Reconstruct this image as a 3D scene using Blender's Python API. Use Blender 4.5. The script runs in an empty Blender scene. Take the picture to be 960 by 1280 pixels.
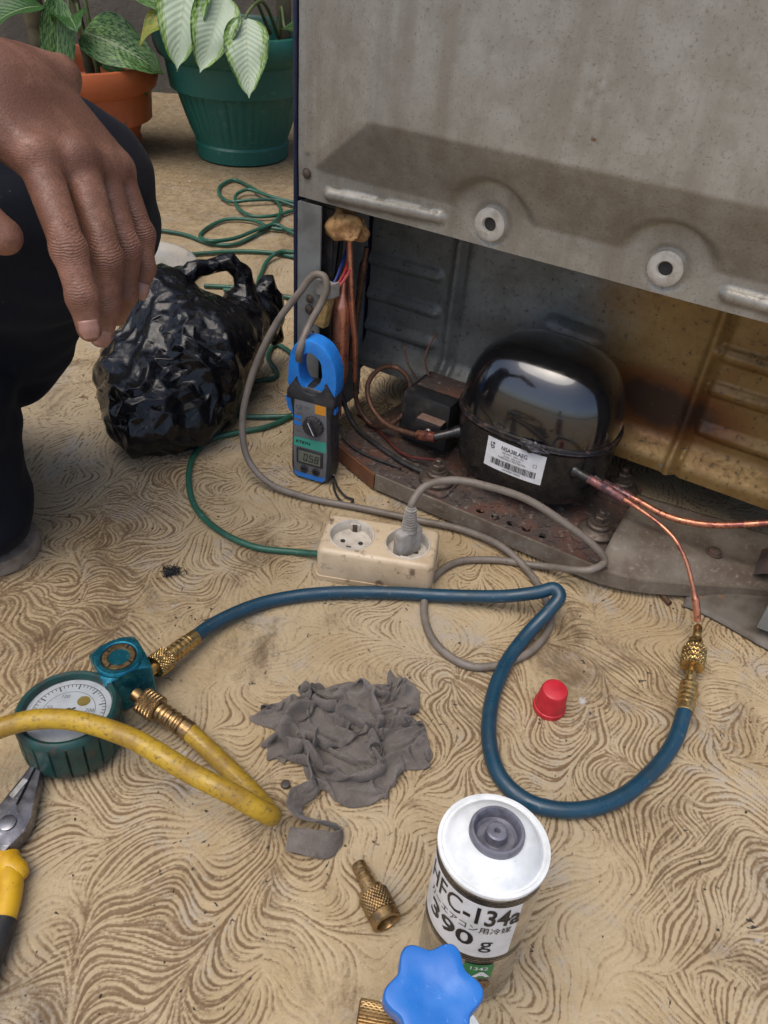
import bpy, bmesh, math, random
import numpy as np
from mathutils import Vector, Matrix, noise
random.seed(7); noise.seed_set(7)
S = bpy.context.scene
C = S.collection
PI = math.pi
V = Vector

# ---------------------------------------------------------------- camera, sky, sun, exposure
PITCH, ROLL, CAM_H = math.radians(40.0), math.radians(4.0), 0.58
cam_d = bpy.data.cameras.new('camera'); cam = bpy.data.objects.new('camera', cam_d); C.objects.link(cam)
_f = V((0, math.cos(PITCH), -math.sin(PITCH))); _u0 = V((0, math.sin(PITCH), math.cos(PITCH))); _r0 = V((1, 0, 0))
_r = _r0*math.cos(ROLL) + _u0*math.sin(ROLL); _u = _u0*math.cos(ROLL) - _r0*math.sin(ROLL)
cam.matrix_world = Matrix(((_r.x, _u.x, -_f.x, 0), (_r.y, _u.y, -_f.y, 0), (_r.z, _u.z, -_f.z, CAM_H), (0, 0, 0, 1)))
cam_d.sensor_fit = 'VERTICAL'; cam_d.sensor_height = 36.0; cam_d.lens = 36.0*967/1280
cam_d.clip_start = 0.02; cam_d.clip_end = 500
S.camera = cam

SUN_EL, SUN_AZ = math.radians(70), math.radians(222)      # azimuth: clockwise from +Y
w = bpy.data.worlds.new('World'); S.world = w; w.use_nodes = True
wn = w.node_tree; bg = wn.nodes['Background']
sky = wn.nodes.new('ShaderNodeTexSky'); sky.sky_type = 'NISHITA'; sky.sun_disc = False
sky.sun_elevation = SUN_EL; sky.sun_rotation = SUN_AZ; sky.dust_density = 3.0; sky.ozone_density = 0.6; sky.air_density = 0.8
wn.links.new(sky.outputs[0], bg.inputs[0]); bg.inputs[1].default_value = 0.15
sd = bpy.data.lights.new('sun', 'SUN'); sd.energy = 1.15; sd.angle = math.radians(50); sd.color = (1.0, 0.96, 0.88)
sun = bpy.data.objects.new('sun', sd); C.objects.link(sun)
sdir = V((math.sin(SUN_AZ)*math.cos(SUN_EL), math.cos(SUN_AZ)*math.cos(SUN_EL), math.sin(SUN_EL)))
sun.rotation_euler = sdir.to_track_quat('Z', 'Y').to_euler(); sun.location = sdir*5
S.view_settings.view_transform = 'Standard'; S.view_settings.look = 'None'
S.view_settings.gamma = 1; S.view_settings.use_curve_mapping = False
S.view_settings.exposure = 0.50

# ---------------------------------------------------------------- helpers
def tag(o, label=None, cat=None, group=None, kind=None):
    if label: o['label'] = label
    if cat: o['category'] = cat
    if group: o['group'] = group
    if kind: o['kind'] = kind
    return o
def empty(name, loc=(0, 0, 0), rz=0.0):
    o = bpy.data.objects.new(name, None); C.objects.link(o); o.location = loc; o.rotation_euler = (0, 0, rz)
    o.empty_display_size = 0.02
    return o
def smooth_by_angle(me, ang=40):
    n = len(me.polygons)
    me.polygons.foreach_set('use_smooth', [True]*n)
    bm = bmesh.new(); bm.from_mesh(me); lim = math.radians(ang)
    for e in bm.edges:
        if len(e.link_faces) == 2:
            e.smooth = e.calc_face_angle(0) < lim
    bm.to_mesh(me); bm.free()
def obj(name, geo, m, parent=None, ang=40, recalc=True):
    """geo: (verts, faces) or a bmesh; one mesh object"""
    me = bpy.data.meshes.new(name)
    if isinstance(geo, tuple):
        me.from_pydata([tuple(map(float, v)) for v in geo[0]], [], [tuple(int(i) for i in f) for f in geo[1]])
    else:
        geo.to_mesh(me); geo.free()
    if recalc:
        bm = bmesh.new(); bm.from_mesh(me); bmesh.ops.recalc_face_normals(bm, faces=bm.faces); bm.to_mesh(me); bm.free()
    if ang: smooth_by_angle(me, ang)
    if m is not None: me.materials.append(m)
    o = bpy.data.objects.new(name, me); C.objects.link(o)
    if parent is not None: o.parent = parent
    return o
def merge(*geos):
    vs, fs = [], []
    for g in geos:
        k = len(vs); vs += [tuple(v) for v in g[0]]; fs += [tuple(i+k for i in f) for f in g[1]]
    return vs, fs
def xf(g, M):
    return [tuple(M @ V(v)) for v in g[0]], g[1]
def frame(loc, zdir, xdir=(1, 0, 0)):
    z = V(zdir).normalized(); x = V(xdir) - z*V(xdir).dot(z)
    if x.length < 1e-4: x = V((0, 1, 0)) - z*z.y
    x.normalize(); y = z.cross(x)
    return Matrix(((x.x, y.x, z.x, loc[0]), (x.y, y.y, z.y, loc[1]), (x.z, y.z, z.z, loc[2]), (0, 0, 0, 1)))
def box(x0, x1, y0, y1, z0, z1, b=0.0):
    bm = bmesh.new(); bmesh.ops.create_cube(bm, size=1)
    for v in bm.verts:
        v.co = V((x0 if v.co.x < 0 else x1, y0 if v.co.y < 0 else y1, z0 if v.co.z < 0 else z1))
    if b > 0:
        bmesh.ops.bevel(bm, geom=list(bm.edges), offset=b, segments=2, affect='EDGES', profile=.6)
    bm.verts.index_update()
    g = ([tuple(v.co) for v in bm.verts], [tuple(v.index for v in f.verts) for f in bm.faces]); bm.free()
    return g
def lathe(prof, n=48, cap0=True, cap1=True, a0=0, a1=2*PI):
    vs, fs = [], []; full = abs(a1-a0-2*PI) < 1e-6; m = n if full else n+1
    for (r, z) in prof:
        for k in range(m):
            a = a0+(a1-a0)*k/n; vs.append((r*math.cos(a), r*math.sin(a), z))
    for i in range(len(prof)-1):
        for k in range(n):
            k2 = (k+1) % m
            fs.append((i*m+k, i*m+k2, (i+1)*m+k2, (i+1)*m+k))
    if full and cap0 and prof[0][0] > 1e-6: fs.append(tuple(range(m))[::-1])
    if full and cap1 and prof[-1][0] > 1e-6: fs.append(tuple((len(prof)-1)*m+k for k in range(m)))
    return vs, fs
def spline(pts, n=8):
    """Catmull-Rom (centripetal-ish) through pts"""
    P = [V(p) for p in pts]
    if len(P) < 3: return [P[0].lerp(P[-1], i/n) for i in range(n+1)]
    P = [P[0]*2-P[1]] + P + [P[-1]*2-P[-2]]; out = []
    for i in range(1, len(P)-2):
        p0, p1, p2, p3 = P[i-1:i+3]
        t01 = max((p1-p0).length, 1e-6)**.5; t12 = max((p2-p1).length, 1e-6)**.5; t23 = max((p3-p2).length, 1e-6)**.5
        m1 = (p2-p1) + t12*((p1-p0)/t01 - (p2-p0)/(t01+t12)); m2 = (p2-p1) + t12*((p3-p2)/t23 - (p3-p1)/(t12+t23))
        for k in range(n):
            t = k/n; t2 = t*t; t3 = t2*t
            out.append((2*t3-3*t2+1)*p1 + (t3-2*t2+t)*m1 + (-2*t3+3*t2)*p2 + (t3-t2)*m2)
    out.append(P[-2]); return out
def tube(path, r, n=14, caps=True, flat=1.0, twist=0.0):
    """path: list of points; r: number or list/func(t 0..1); parallel transport frames"""
    P = [V(p) for p in path]; N = len(P); vs, fs = [], []
    T = [(P[min(i+1, N-1)]-P[max(i-1, 0)]).normalized() for i in range(N)]
    nrm = T[0].cross(V((0, 0, 1)))
    if nrm.length < 1e-3: nrm = T[0].cross(V((1, 0, 0)))
    nrm.normalize()
    for i in range(N):
        nrm = (nrm - T[i]*nrm.dot(T[i])).normalized(); bn = T[i].cross(nrm)
        t = i/(N-1); rr = r(t) if callable(r) else (r[i] if isinstance(r, (list, tuple)) else r)
        for k in range(n):
            a = 2*PI*k/n + twist*t
            vs.append(P[i] + nrm*(rr*math.cos(a)) + bn*(rr*flat*math.sin(a)))
    for i in range(N-1):
        for k in range(n):
            fs.append((i*n+k, i*n+(k+1) % n, (i+1)*n+(k+1) % n, (i+1)*n+k))
    if caps:
        fs.append(tuple(range(n))[::-1]); fs.append(tuple((N-1)*n+k for k in range(n)))
    return [tuple(v) for v in vs], fs
def rrect(w, h, r, n=8, cx=0, cy=0):
    out = []
    for (sx, sy, a0) in ((1, 1, 0), (-1, 1, 90), (-1, -1, 180), (1, -1, 270)):
        for k in range(n+1):
            a = math.radians(a0+90*k/n); out.append((cx+sx*(w/2-r)+r*math.cos(a), cy+sy*(h/2-r)+r*math.sin(a)))
    return out
def circle(r, n=40, cx=0, cy=0, ry=None):
    return [(cx+r*math.cos(2*PI*k/n), cy+(ry or r)*math.sin(2*PI*k/n)) for k in range(n)]
def flatfill(outline, holes=(), z=0.0):
    """flat cap with holes"""
    bm = bmesh.new(); es = []
    for loop in [outline]+list(holes):
        vs = [bm.verts.new((p[0], p[1], z)) for p in loop]
        for i in range(len(vs)): es.append(bm.edges.new((vs[i], vs[(i+1) % len(vs)])))
    bmesh.ops.triangle_fill(bm, use_beauty=True, use_dissolve=False, edges=es, normal=(0, 0, 1))
    bm.verts.index_update()
    g = ([tuple(v.co) for v in bm.verts], [tuple(v.index for v in f.verts) for f in bm.faces]); bm.free()
    return g
def wallstrip(loop, z0, z1, loop2=None):
    l2 = loop2 or loop; n = len(loop)
    vs = [(p[0], p[1], z0) for p in loop] + [(p[0], p[1], z1) for p in l2]
    return vs, [(i, (i+1) % n, n+(i+1) % n, n+i) for i in range(n)]
def inset_loop(loop, d):
    n = len(loop); out = []
    for i in range(n):
        a, b, c = V(loop[i-1]), V(loop[i]), V(loop[(i+1) % n])
        t = (c-a).normalized(); nn = V((-t.y, t.x)); out.append(tuple(b+nn*d))
    return out
def slab(outline, z0, z1, holes=(), bev=0.0):
    """extruded plate with optional chamfer on the top edge (outline counter-clockwise)"""
    if bev > 0:
        ins = inset_loop(outline, bev); ins2 = inset_loop(outline, bev*.3)
        parts = [flatfill(ins, holes, z1), wallstrip(ins2, z1-bev*.3, z1, ins), wallstrip(outline, z1-bev, z1-bev*.3, ins2), wallstrip(outline, z0, z1-bev)]
    else:
        parts = [flatfill(outline, holes, z1), wallstrip(outline, z0, z1)]
    parts.append(flatfill(outline, holes, z0))
    for h in holes: parts.append(wallstrip(h, z0, z1))
    g = merge(*parts)
    bm = bmesh.new(); vs = [bm.verts.new(v) for v in g[0]]
    for f in g[1]:
        try: bm.faces.new([vs[i] for i in f])
        except ValueError: pass
    bmesh.ops.remove_doubles(bm, verts=bm.verts, dist=1e-6)
    bm.verts.index_update()
    g = ([tuple(v.co) for v in bm.verts], [tuple(v.index for v in f.verts) for f in bm.faces]); bm.free()
    return g
def text_geo(body, size, bold=0.0, align='CENTER'):
    cu = bpy.data.curves.new('t', 'FONT'); cu.body = body; cu.size = size; cu.align_x = align; cu.align_y = 'CENTER'
    cu.offset = bold*size; cu.resolution_u = 3
    o = bpy.data.objects.new('t', cu); C.objects.link(o)
    dg = bpy.context.evaluated_depsgraph_get(); me = o.evaluated_get(dg).to_mesh()
    g = ([tuple(v.co) for v in me.vertices], [tuple(p.vertices) for p in me.polygons])
    o.evaluated_get(dg).to_mesh_clear(); bpy.data.objects.remove(o); bpy.data.curves.remove(cu)
    return g
def remap(g, fn): return [fn(*v) for v in g[0]], g[1]
def rect(x0, x1, y0, y1, nx=1, ny=1):
    vs = [(x0+(x1-x0)*i/nx, y0+(y1-y0)*j/ny, 0) for j in range(ny+1) for i in range(nx+1)]
    return vs, [(j*(nx+1)+i, j*(nx+1)+i+1, (j+1)*(nx+1)+i+1, (j+1)*(nx+1)+i) for j in range(ny) for i in range(nx)]
def gridmesh(fn, nu, nv):
    vs = [fn(i/nu, j/nv) for j in range(nv+1) for i in range(nu+1)]
    return vs, [(j*(nu+1)+i, j*(nu+1)+i+1, (j+1)*(nu+1)+i+1, (j+1)*(nu+1)+i) for j in range(nv) for i in range(nu)]
def sstep(a, b, x):
    t = min(1, max(0, (x-a)/(b-a))); return t*t*(3-2*t)

# signed-distance blobs turned into one continuous surface (naive surface nets)
def sdf_mesh(cones, res, k=0.01, pad=0.012, clip_z=None, extra=None, ks=None):
    """cones: list of groups; inside a group smooth union with k, groups joined with smaller k. cone=(p0,p1,r0,r1[,flat axis, scale])"""
    allc = [c for g in cones for c in g]
    lo = np.min([np.minimum(np.array(c[0])-c[2], np.array(c[1])-c[3]) for c in allc], axis=0)-pad
    hi = np.max([np.maximum(np.array(c[0])+c[2], np.array(c[1])+c[3]) for c in allc], axis=0)+pad
    n = np.ceil((hi-lo)/res).astype(int)+1
    ax = [lo[i]+res*np.arange(n[i], dtype=np.float32) for i in range(3)]
    X, Y, Z = np.meshgrid(*[a.astype(np.float32) for a in ax], indexing='ij')
    def smin(a, b, kk):
        h = np.clip(.5+.5*(b-a)/kk, 0, 1); return b*(1-h)+a*h-kk*h*(1-h)
    D = None
    for gi, g in enumerate(cones):
        d = None; kg = ks[gi] if ks else k
        for c in g:
            a = np.array(c[0], np.float32); b = np.array(c[1], np.float32); ab = b-a; L2 = float(ab@ab)+1e-12
            t = np.clip(((X-a[0])*ab[0]+(Y-a[1])*ab[1]+(Z-a[2])*ab[2])/L2, 0, 1)
            dd = np.sqrt((X-a[0]-t*ab[0])**2+(Y-a[1]-t*ab[1])**2+(Z-a[2]-t*ab[2])**2)-(c[2]+(c[3]-c[2])*t)
            d = dd if d is None else smin(d, dd, kg)
        D = d if D is None else smin(D, d, k*.25)
    if extra is not None: D = extra(D, X, Y, Z)
    if clip_z is not None: D = np.maximum(D, clip_z-Z)
    ins = D < 0
    cs = tuple(s-1 for s in D.shape); acc = np.zeros(cs+(3,), np.float32); cnt = np.zeros(cs, np.int32)
    corners = [(i, j, l) for i in (0, 1) for j in (0, 1) for l in (0, 1)]
    def sub(A, o): return A[o[0]:o[0]+cs[0], o[1]:o[1]+cs[1], o[2]:o[2]+cs[2]]
    for c0 in corners:
        for d in range(3):
            if c0[d] == 0:
                c1 = list(c0); c1[d] = 1
                a, b = sub(D, c0), sub(D, c1); m = (a < 0) != (b < 0)
                t = np.where(m, a/np.where(m, a-b, 1), 0)
                for e in range(3):
                    acc[..., e] += np.where(m, c0[e]+(t if e == d else 0), 0)
                cnt += m
    act = cnt > 0; idx = -np.ones(cs, np.int64); idx[act] = np.arange(act.sum())
    base = np.argwhere(act); P = (base+acc[act]/cnt[act][:, None])*res+lo
    F = []
    for d in range(3):
        e, f = (d+1) % 3, (d+2) % 3
        A = np.take(ins, range(0, D.shape[d]-1), axis=d); B = np.take(ins, range(1, D.shape[d]), axis=d)
        q = np.argwhere(A != B)
        q = q[(q[:, e] > 0) & (q[:, f] > 0) & (q[:, e] < cs[e]) & (q[:, f] < cs[f])]
        fl = A[q[:, 0], q[:, 1], q[:, 2]]
        def at(de, df):
            r = q.copy(); r[:, e] += de; r[:, f] += df; return idx[r[:, 0], r[:, 1], r[:, 2]]
        Q = np.stack([at(-1, -1), at(0, -1), at(0, 0), at(-1, 0)], 1); Q[~fl] = Q[~fl][:, ::-1]
        F.append(Q)
    return P, np.concatenate(F)
def np_obj(name, P, F, m, parent=None):
    me = bpy.data.meshes.new(name); n, f = len(P), len(F)
    me.vertices.add(n); me.vertices.foreach_set('co', np.ascontiguousarray(P, np.float32).ravel())
    me.loops.add(f*4); me.loops.foreach_set('vertex_index', np.ascontiguousarray(F, np.int32).ravel())
    me.polygons.add(f); me.polygons.foreach_set('loop_start', np.arange(0, f*4, 4, dtype=np.int32))
    me.polygons.foreach_set('use_smooth', np.ones(f, bool))
    me.update(calc_edges=True); me.validate()
    if m: me.materials.append(m)
    o = bpy.data.objects.new(name, me); C.objects.link(o)
    if parent is not None: o.parent = parent
    return o
def laplacian(P, F, it=2, lam=.5):
    P = np.array(P, np.float64); F = np.asarray(F)
    E = np.concatenate([F[:, [0, 1]], F[:, [1, 2]], F[:, [2, 3]], F[:, [3, 0]]])
    for _ in range(it):
        s = np.zeros_like(P); c = np.zeros(len(P))
        np.add.at(s, E[:, 0], P[E[:, 1]]); np.add.at(s, E[:, 1], P[E[:, 0]])
        np.add.at(c, E[:, 0], 1); np.add.at(c, E[:, 1], 1)
        P = P*(1-lam)+lam*s/np.maximum(c, 1)[:, None]
    return P
def normals(P, F):
    n = np.cross(P[F[:, 2]]-P[F[:, 0]], P[F[:, 3]]-P[F[:, 1]]); out = np.zeros_like(P)
    for k in range(4): np.add.at(out, F[:, k], n)
    return out/np.maximum(np.linalg.norm(out, axis=1), 1e-12)[:, None]

# ---------------------------------------------------------------- materials
class NT:
    def __init__(s, name):
        s.m = bpy.data.materials.new(name); s.m.use_nodes = True; s.t = s.m.node_tree
        s.b = s.t.nodes['Principled BSDF']; s.co = None
    def n(s, ty, **kw):
        o = s.t.nodes.new(ty)
        for k, v in kw.items(): setattr(o, k, v)
        return o
    def l(s, a, b): s.t.links.new(a, b)
    def coord(s, kind='Object'):
        if s.co is None: s.co = s.n('ShaderNodeTexCoord')
        return s.co.outputs[kind]
    def noise(s, scale, detail=4, rough=.55, vec=None, dist=0, kind='Object', stretch=None):
        o = s.n('ShaderNodeTexNoise'); o.inputs['Scale'].default_value = scale; o.inputs['Detail'].default_value = detail
        o.inputs['Roughness'].default_value = rough; o.inputs['Distortion'].default_value = dist
        v = vec or s.coord(kind)
        if stretch:
            mp = s.n('ShaderNodeMapping'); mp.inputs['Scale'].default_value = stretch; s.l(v, mp.inputs[0]); v = mp.outputs[0]
        s.l(v, o.inputs['Vector']); return o.outputs[0]
    def voro(s, scale, vec=None, feature='F1', rnd=1):
        o = s.n('ShaderNodeTexVoronoi', feature=feature); o.inputs['Scale'].default_value = scale; o.inputs['Randomness'].default_value = rnd
        s.l(vec or s.coord(), o.inputs['Vector']); return o.outputs[0]
    def ramp(s, x, lo, hi, a=0., b=1., smooth=True):
        o = s.n('ShaderNodeMapRange', interpolation_type='SMOOTHSTEP' if smooth else 'LINEAR')
        for i, v in zip((1, 2, 3, 4), (lo, hi, a, b)): o.inputs[i].default_value = v
        s.l(x, o.inputs[0]); return o.outputs[0]
    def math(s, op, a, b=0.0, clamp=False):
        o = s.n('ShaderNodeMath', operation=op, use_clamp=clamp)
        for i, v in enumerate((a, b)):
            if isinstance(v, (int, float)): o.inputs[i].default_value = v
            else: s.l(v, o.inputs[i])
        return o.outputs[0]
    def mix(s, f, a, b, mode='MIX'):
        o = s.n('ShaderNodeMix', data_type='RGBA', blend_type=mode)
        for i, v in ((0, f), (6, a), (7, b)):
            if isinstance(v, (int, float)): o.inputs[i].default_value = v
            elif isinstance(v, tuple): o.inputs[i].default_value = v if len(v) == 4 else v+(1,)
            else: s.l(v, o.inputs[i])
        return o.outputs[2]
    def set(s, **kw):
        for k, v in kw.items():
            i = s.b.inputs[k]
            if isinstance(v, (int, float)): i.default_value = v
            elif isinstance(v, tuple): i.default_value = v if len(v) == 4 else v+(1,)
            else: s.l(v, i)
    def bump(s, h, strength=.3, dist=.001, prev=None):
        o = s.n('ShaderNodeBump'); o.inputs['Strength'].default_value = strength; o.inputs['Distance'].default_value = dist
        s.l(h, o.inputs['Height'])
        if prev is not None: s.l(prev, o.inputs['Normal'])
        s.l(o.outputs[0], s.b.inputs['Normal']); return o.outputs[0]
def mat(name, col, rough=.5, metal=0., c2=None, sc=60, lo=.4, hi=.7, c3=None, sc3=220, lo3=.58, hi3=.72, bump=0., bsc=400, bd=.0006, spec=.5, coat=0., rvar=.12):
    """base colour with one large blotch layer (c2) and one speck layer (c3), fine bump"""
    t = NT(name); cc = col+(1,)
    if c2: cc = t.mix(t.ramp(t.noise(sc, 5, .6), lo, hi), cc, c2+(1,))
    if c3: cc = t.mix(t.ramp(t.noise(sc3, 3, .6), lo3, hi3), cc, c3+(1,))
    t.set(**{'Base Color': cc, 'Metallic': metal, 'Specular IOR Level': spec, 'Coat Weight': coat})
    t.set(Roughness=t.ramp(t.noise(sc*1.7, 4), .3, .7, max(.02, rough-rvar), min(1, rough+rvar)))
    if bump: t.bump(t.noise(bsc, 4, .6), bump, bd)
    return t.m
MT = {}
MT['brass'] = mat('brass', (.56, .38, .15), .32, .95, c2=(.30, .19, .08), sc=140, c3=(.10, .07, .04), sc3=500, lo3=.6, hi3=.75, bump=.1)
MT['brass_dull'] = mat('brass_dull', (.38, .25, .11), .4, .9, c2=(.17, .11, .06), sc=160, c3=(.06, .045, .03), sc3=420, bump=.15)
MT['copper'] = mat('copper', (.62, .26, .15), .38, .85, c2=(.28, .10, .08), sc=90, lo=.45, hi=.62, c3=(.10, .05, .05), sc3=260, bump=.15)
MT['copper_new'] = mat('copper_bright', (.68, .30, .19), .34, .8, c2=(.42, .16, .10), sc=60, lo=.45, hi=.7, bump=.08)
MT['copper_burnt'] = mat('copper_burnt', (.30, .13, .12), .45, .6, c2=(.10, .06, .07), sc=150, lo=.4, hi=.6, c3=(.45, .28, .26), sc3=300, bump=.25)
MT['copper_old'] = mat('copper_old', (.16, .075, .045), .55, .45, c2=(.07, .045, .035), sc=120, c3=(.24, .15, .10), sc3=330, bump=.3)
MT['black_enamel'] = mat('black_enamel', (.006, .006, .007), .17, 0, c3=(.03, .026, .022), sc3=700, lo3=.66, hi3=.8, spec=.8, coat=.9, rvar=.05)
MT['black_enamel_low'] = mat('black_enamel_dusty', (.009, .009, .010), .3, 0, c2=(.026, .022, .018), sc=50, c3=(.05, .04, .03), sc3=500, spec=.5, bump=.1)
MT['seam_rust'] = mat('seam_rust', (.016, .014, .014), .4, .2, c2=(.10, .062, .048), sc=130, lo=.5, hi=.68, bump=.4)
MT['rust'] = mat('rusty_steel', (.070, .052, .043), .8, .1, c2=(.125, .058, .038), sc=32, lo=.42, hi=.68, c3=(.19, .165, .14), sc3=120, lo3=.56, hi3=.72, bump=.6, bsc=260, bd=.0012)
MT['rust_grey'] = mat('rusted_grey_steel', (.19, .160, .122), .75, .15, c2=(.115, .082, .058), sc=30, lo=.30, hi=.72, c3=(.25, .22, .18), sc3=190, lo3=.52, hi3=.8, bump=.4, bsc=220)
MT['bolt'] = mat('dirty_bolt', (.13, .10, .08), .55, .6, c2=(.07, .05, .035), sc=150, bump=.3)
MT['dark'] = mat('dark_rubber', (.014, .014, .014), .6, 0, c2=(.04, .035, .03), sc=90, bump=.15)
MT['black_plastic'] = mat('black_plastic', (.016, .016, .017), .42, 0, c2=(.05, .043, .036), sc=60, lo=.5, hi=.75, bump=.1)
MT['navy_paint'] = mat('navy_paint', (.012, .018, .05), .35, 0, c2=(.03, .03, .05), sc=20)
MT['rubber_grey'] = mat('old_grommet_rubber', (.46, .43, .37), .7, 0, c2=(.30, .26, .20), sc=80, bump=.1)
MT['foam'] = mat('yellowed_foam', (.56, .33, .13), .85, 0, c2=(.26, .13, .05), sc=55, lo=.42, hi=.6, c3=(.12, .05, .03), sc3=260, lo3=.62, hi3=.7, bump=.5, bsc=300, bd=.001)
MT['tape'] = mat('tan_tape', (.42, .28, .10), .6, 0, c2=(.24, .15, .06), sc=180, bump=.2)
MT['white_enamel'] = mat('white_enamel', (.80, .82, .82), .18, 0, c2=(.62, .64, .63), sc=40, c3=(.30, .29, .27), sc3=420, lo3=.70, hi3=.76, rvar=.06)
MT['tin'] = mat('tinplate', (.50, .48, .45), .28, .9, c2=(.36, .34, .31), sc=60, c3=(.20, .18, .15), sc3=300, lo3=.64, hi3=.76)
MT['grey_metal'] = mat('grey_valve_metal', (.20, .20, .24), .42, .35, c2=(.12, .12, .14), sc=150, bump=.1)
MT['label_white'] = mat('label_white', (.72, .72, .72), .4, 0, c2=(.60, .60, .59), sc=60)
MT['ink'] = mat('black_ink', (.010, .010, .012), .45)
MT['ink_soft'] = mat('grey_ink', (.10, .10, .10), .5)
MT['green_ink'] = mat('green_ink', (.02, .20, .06), .4)
MT['brown_ink'] = mat('brown_ink', (.20, .11, .05), .4)
MT['knob_blue'] = mat('blue_knob_plastic', (.008, .135, .47), .36, 0, c2=(.012, .16, .52), sc=50, c3=(.10, .25, .60), sc3=420, lo3=.64, hi3=.75, bump=.12, bsc=700, bd=.0003)
MT['red_cap'] = mat('red_plastic', (.50, .018, .030), .5, 0, c2=(.40, .012, .022), sc=90, bump=.1)
MT['teal_rubber'] = mat('green_boot_rubber', (.008, .052, .046), .45, 0, c2=(.012, .034, .03), sc=70, lo=.45, hi=.62, c3=(.05, .04, .03), sc3=130, lo3=.58, hi3=.68, bump=.2)
MT['teal_anod'] = mat('blue_anodised', (.030, .235, .31), .22, .75, c2=(.018, .13, .18), sc=80, c3=(.08, .30, .36), sc3=400)
MT['hose_blue'] = mat('blue_hose', (.008, .046, .080), .36, 0, c2=(.012, .038, .06), sc=35, c3=(.05, .09, .11), sc3=180, lo3=.6, hi3=.75, bump=.15)
MT['hose_yellow'] = mat('yellow_hose', (.45, .285, .020), .42, 0, c2=(.29, .17, .018), sc=38, lo=.36, hi=.66, c3=(.13, .08, .02), sc3=330, lo3=.48, hi3=.80, bump=.15)
MT['cord_grey'] = mat('grey_cord', (.185, .155, .125), .55, 0, c2=(.13, .105, .08), sc=40, c3=(.08, .06, .05), sc3=240, lo3=.62, hi3=.72, bump=.15)
MT['plug_grey'] = mat('grey_plug', (.33, .31, .28), .5, 0, c2=(.22, .19, .16), sc=80)
MT['cord_green'] = mat('green_cord', (.018, .10, .060), .4, 0, c2=(.015, .06, .04), sc=20, c3=(.10, .16, .13), sc3=150, lo3=.6, hi3=.72)
MT['socket'] = mat('yellowed_socket', (.57, .45, .30), .42, 0, c2=(.40, .29, .18), sc=16, lo=.38, hi=.72, c3=(.15, .10, .06), sc3=90, lo3=.56, hi3=.74, bump=.1)
MT['socket_in'] = mat('socket_inset', (.55, .50, .42), .45, 0, c2=(.38, .33, .27), sc=60)
MT['meter_blue'] = mat('meter_blue', (.015, .20, .62), .38, 0, c2=(.02, .15, .50), sc=60, c3=(.06, .24, .55), sc3=300, lo3=.62, hi3=.75)
MT['meter_dark'] = mat('meter_dark', (.020, .021, .024), .5, 0, c2=(.045, .042, .04), sc=90, bump=.1)
MT['meter_face'] = mat('meter_face', (.15, .15, .155), .5, 0, c2=(.12, .12, .12), sc=90)
MT['meter_teal'] = mat('meter_teal', (.05, .33, .24), .5)
MT['lcd'] = mat('lcd', (.15, .16, .12), .2, 0, c2=(.12, .13, .10), sc=40)
MT['orange_ink'] = mat('orange_ink', (.62, .26, .02), .5)
MT['pliers_steel'] = mat('pliers_steel', (.22, .22, .24), .38, .85, c2=(.13, .13, .14), sc=60, c3=(.38, .38, .38), sc3=240, bump=.1)
MT['pliers_yellow'] = mat('pliers_yellow', (.62, .36, .012), .4, 0, c2=(.48, .26, .01), sc=50, c3=(.2, .11, .02), sc3=200, lo3=.64, hi3=.75)
MT['pot_orange'] = mat('orange_pot', (.46, .115, .035), .55, 0, c2=(.36, .085, .03), sc=9, c3=(.20, .09, .05), sc3=60, lo3=.6, hi3=.75, bump=.05)
MT['pot_green'] = mat('green_pot', (.008, .105, .080), .48, 0, c2=(.010, .095, .075), sc=7, c3=(.05, .15, .12), sc3=60, lo3=.58, hi3=.75)
MT['soil'] = mat('soil', (.030, .020, .013), .95, 0, c2=(.06, .04, .025), sc=60, bump=.8, bsc=120, bd=.01)
MT['cane'] = mat('plant_cane', (.105, .085, .045), .7, 0, c2=(.055, .05, .025), sc=40, bump=.3, bsc=80)
MT['stem'] = mat('leaf_stalk', (.13, .16, .06), .5, 0, c2=(.07, .10, .03), sc=60)
MT['grit'] = mat('grit', (.035, .026, .019), .8, 0, c2=(.14, .10, .07), sc=8)
MT['soot'] = mat('soot', (.008, .008, .009), .8)
MT['shoe'] = mat('shoe_suede', (.155, .115, .095), .8, 0, c2=(.11, .08, .065), sc=60, bump=.3)
MT['sole'] = mat('shoe_sole', (.25, .20, .15), .8, 0, c2=(.14, .11, .08), sc=60, bump=.2)
MT['nail'] = mat('finger_nail', (.30, .155, .115), .35, 0, c2=(.25, .12, .085), sc=160)
MT['galv_dark'] = mat('dull_galvanised', (.215, .225, .22), .5, .3, c2=(.15, .15, .14), sc=30, c3=(.20, .20, .19), sc3=130, bump=.15)
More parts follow.
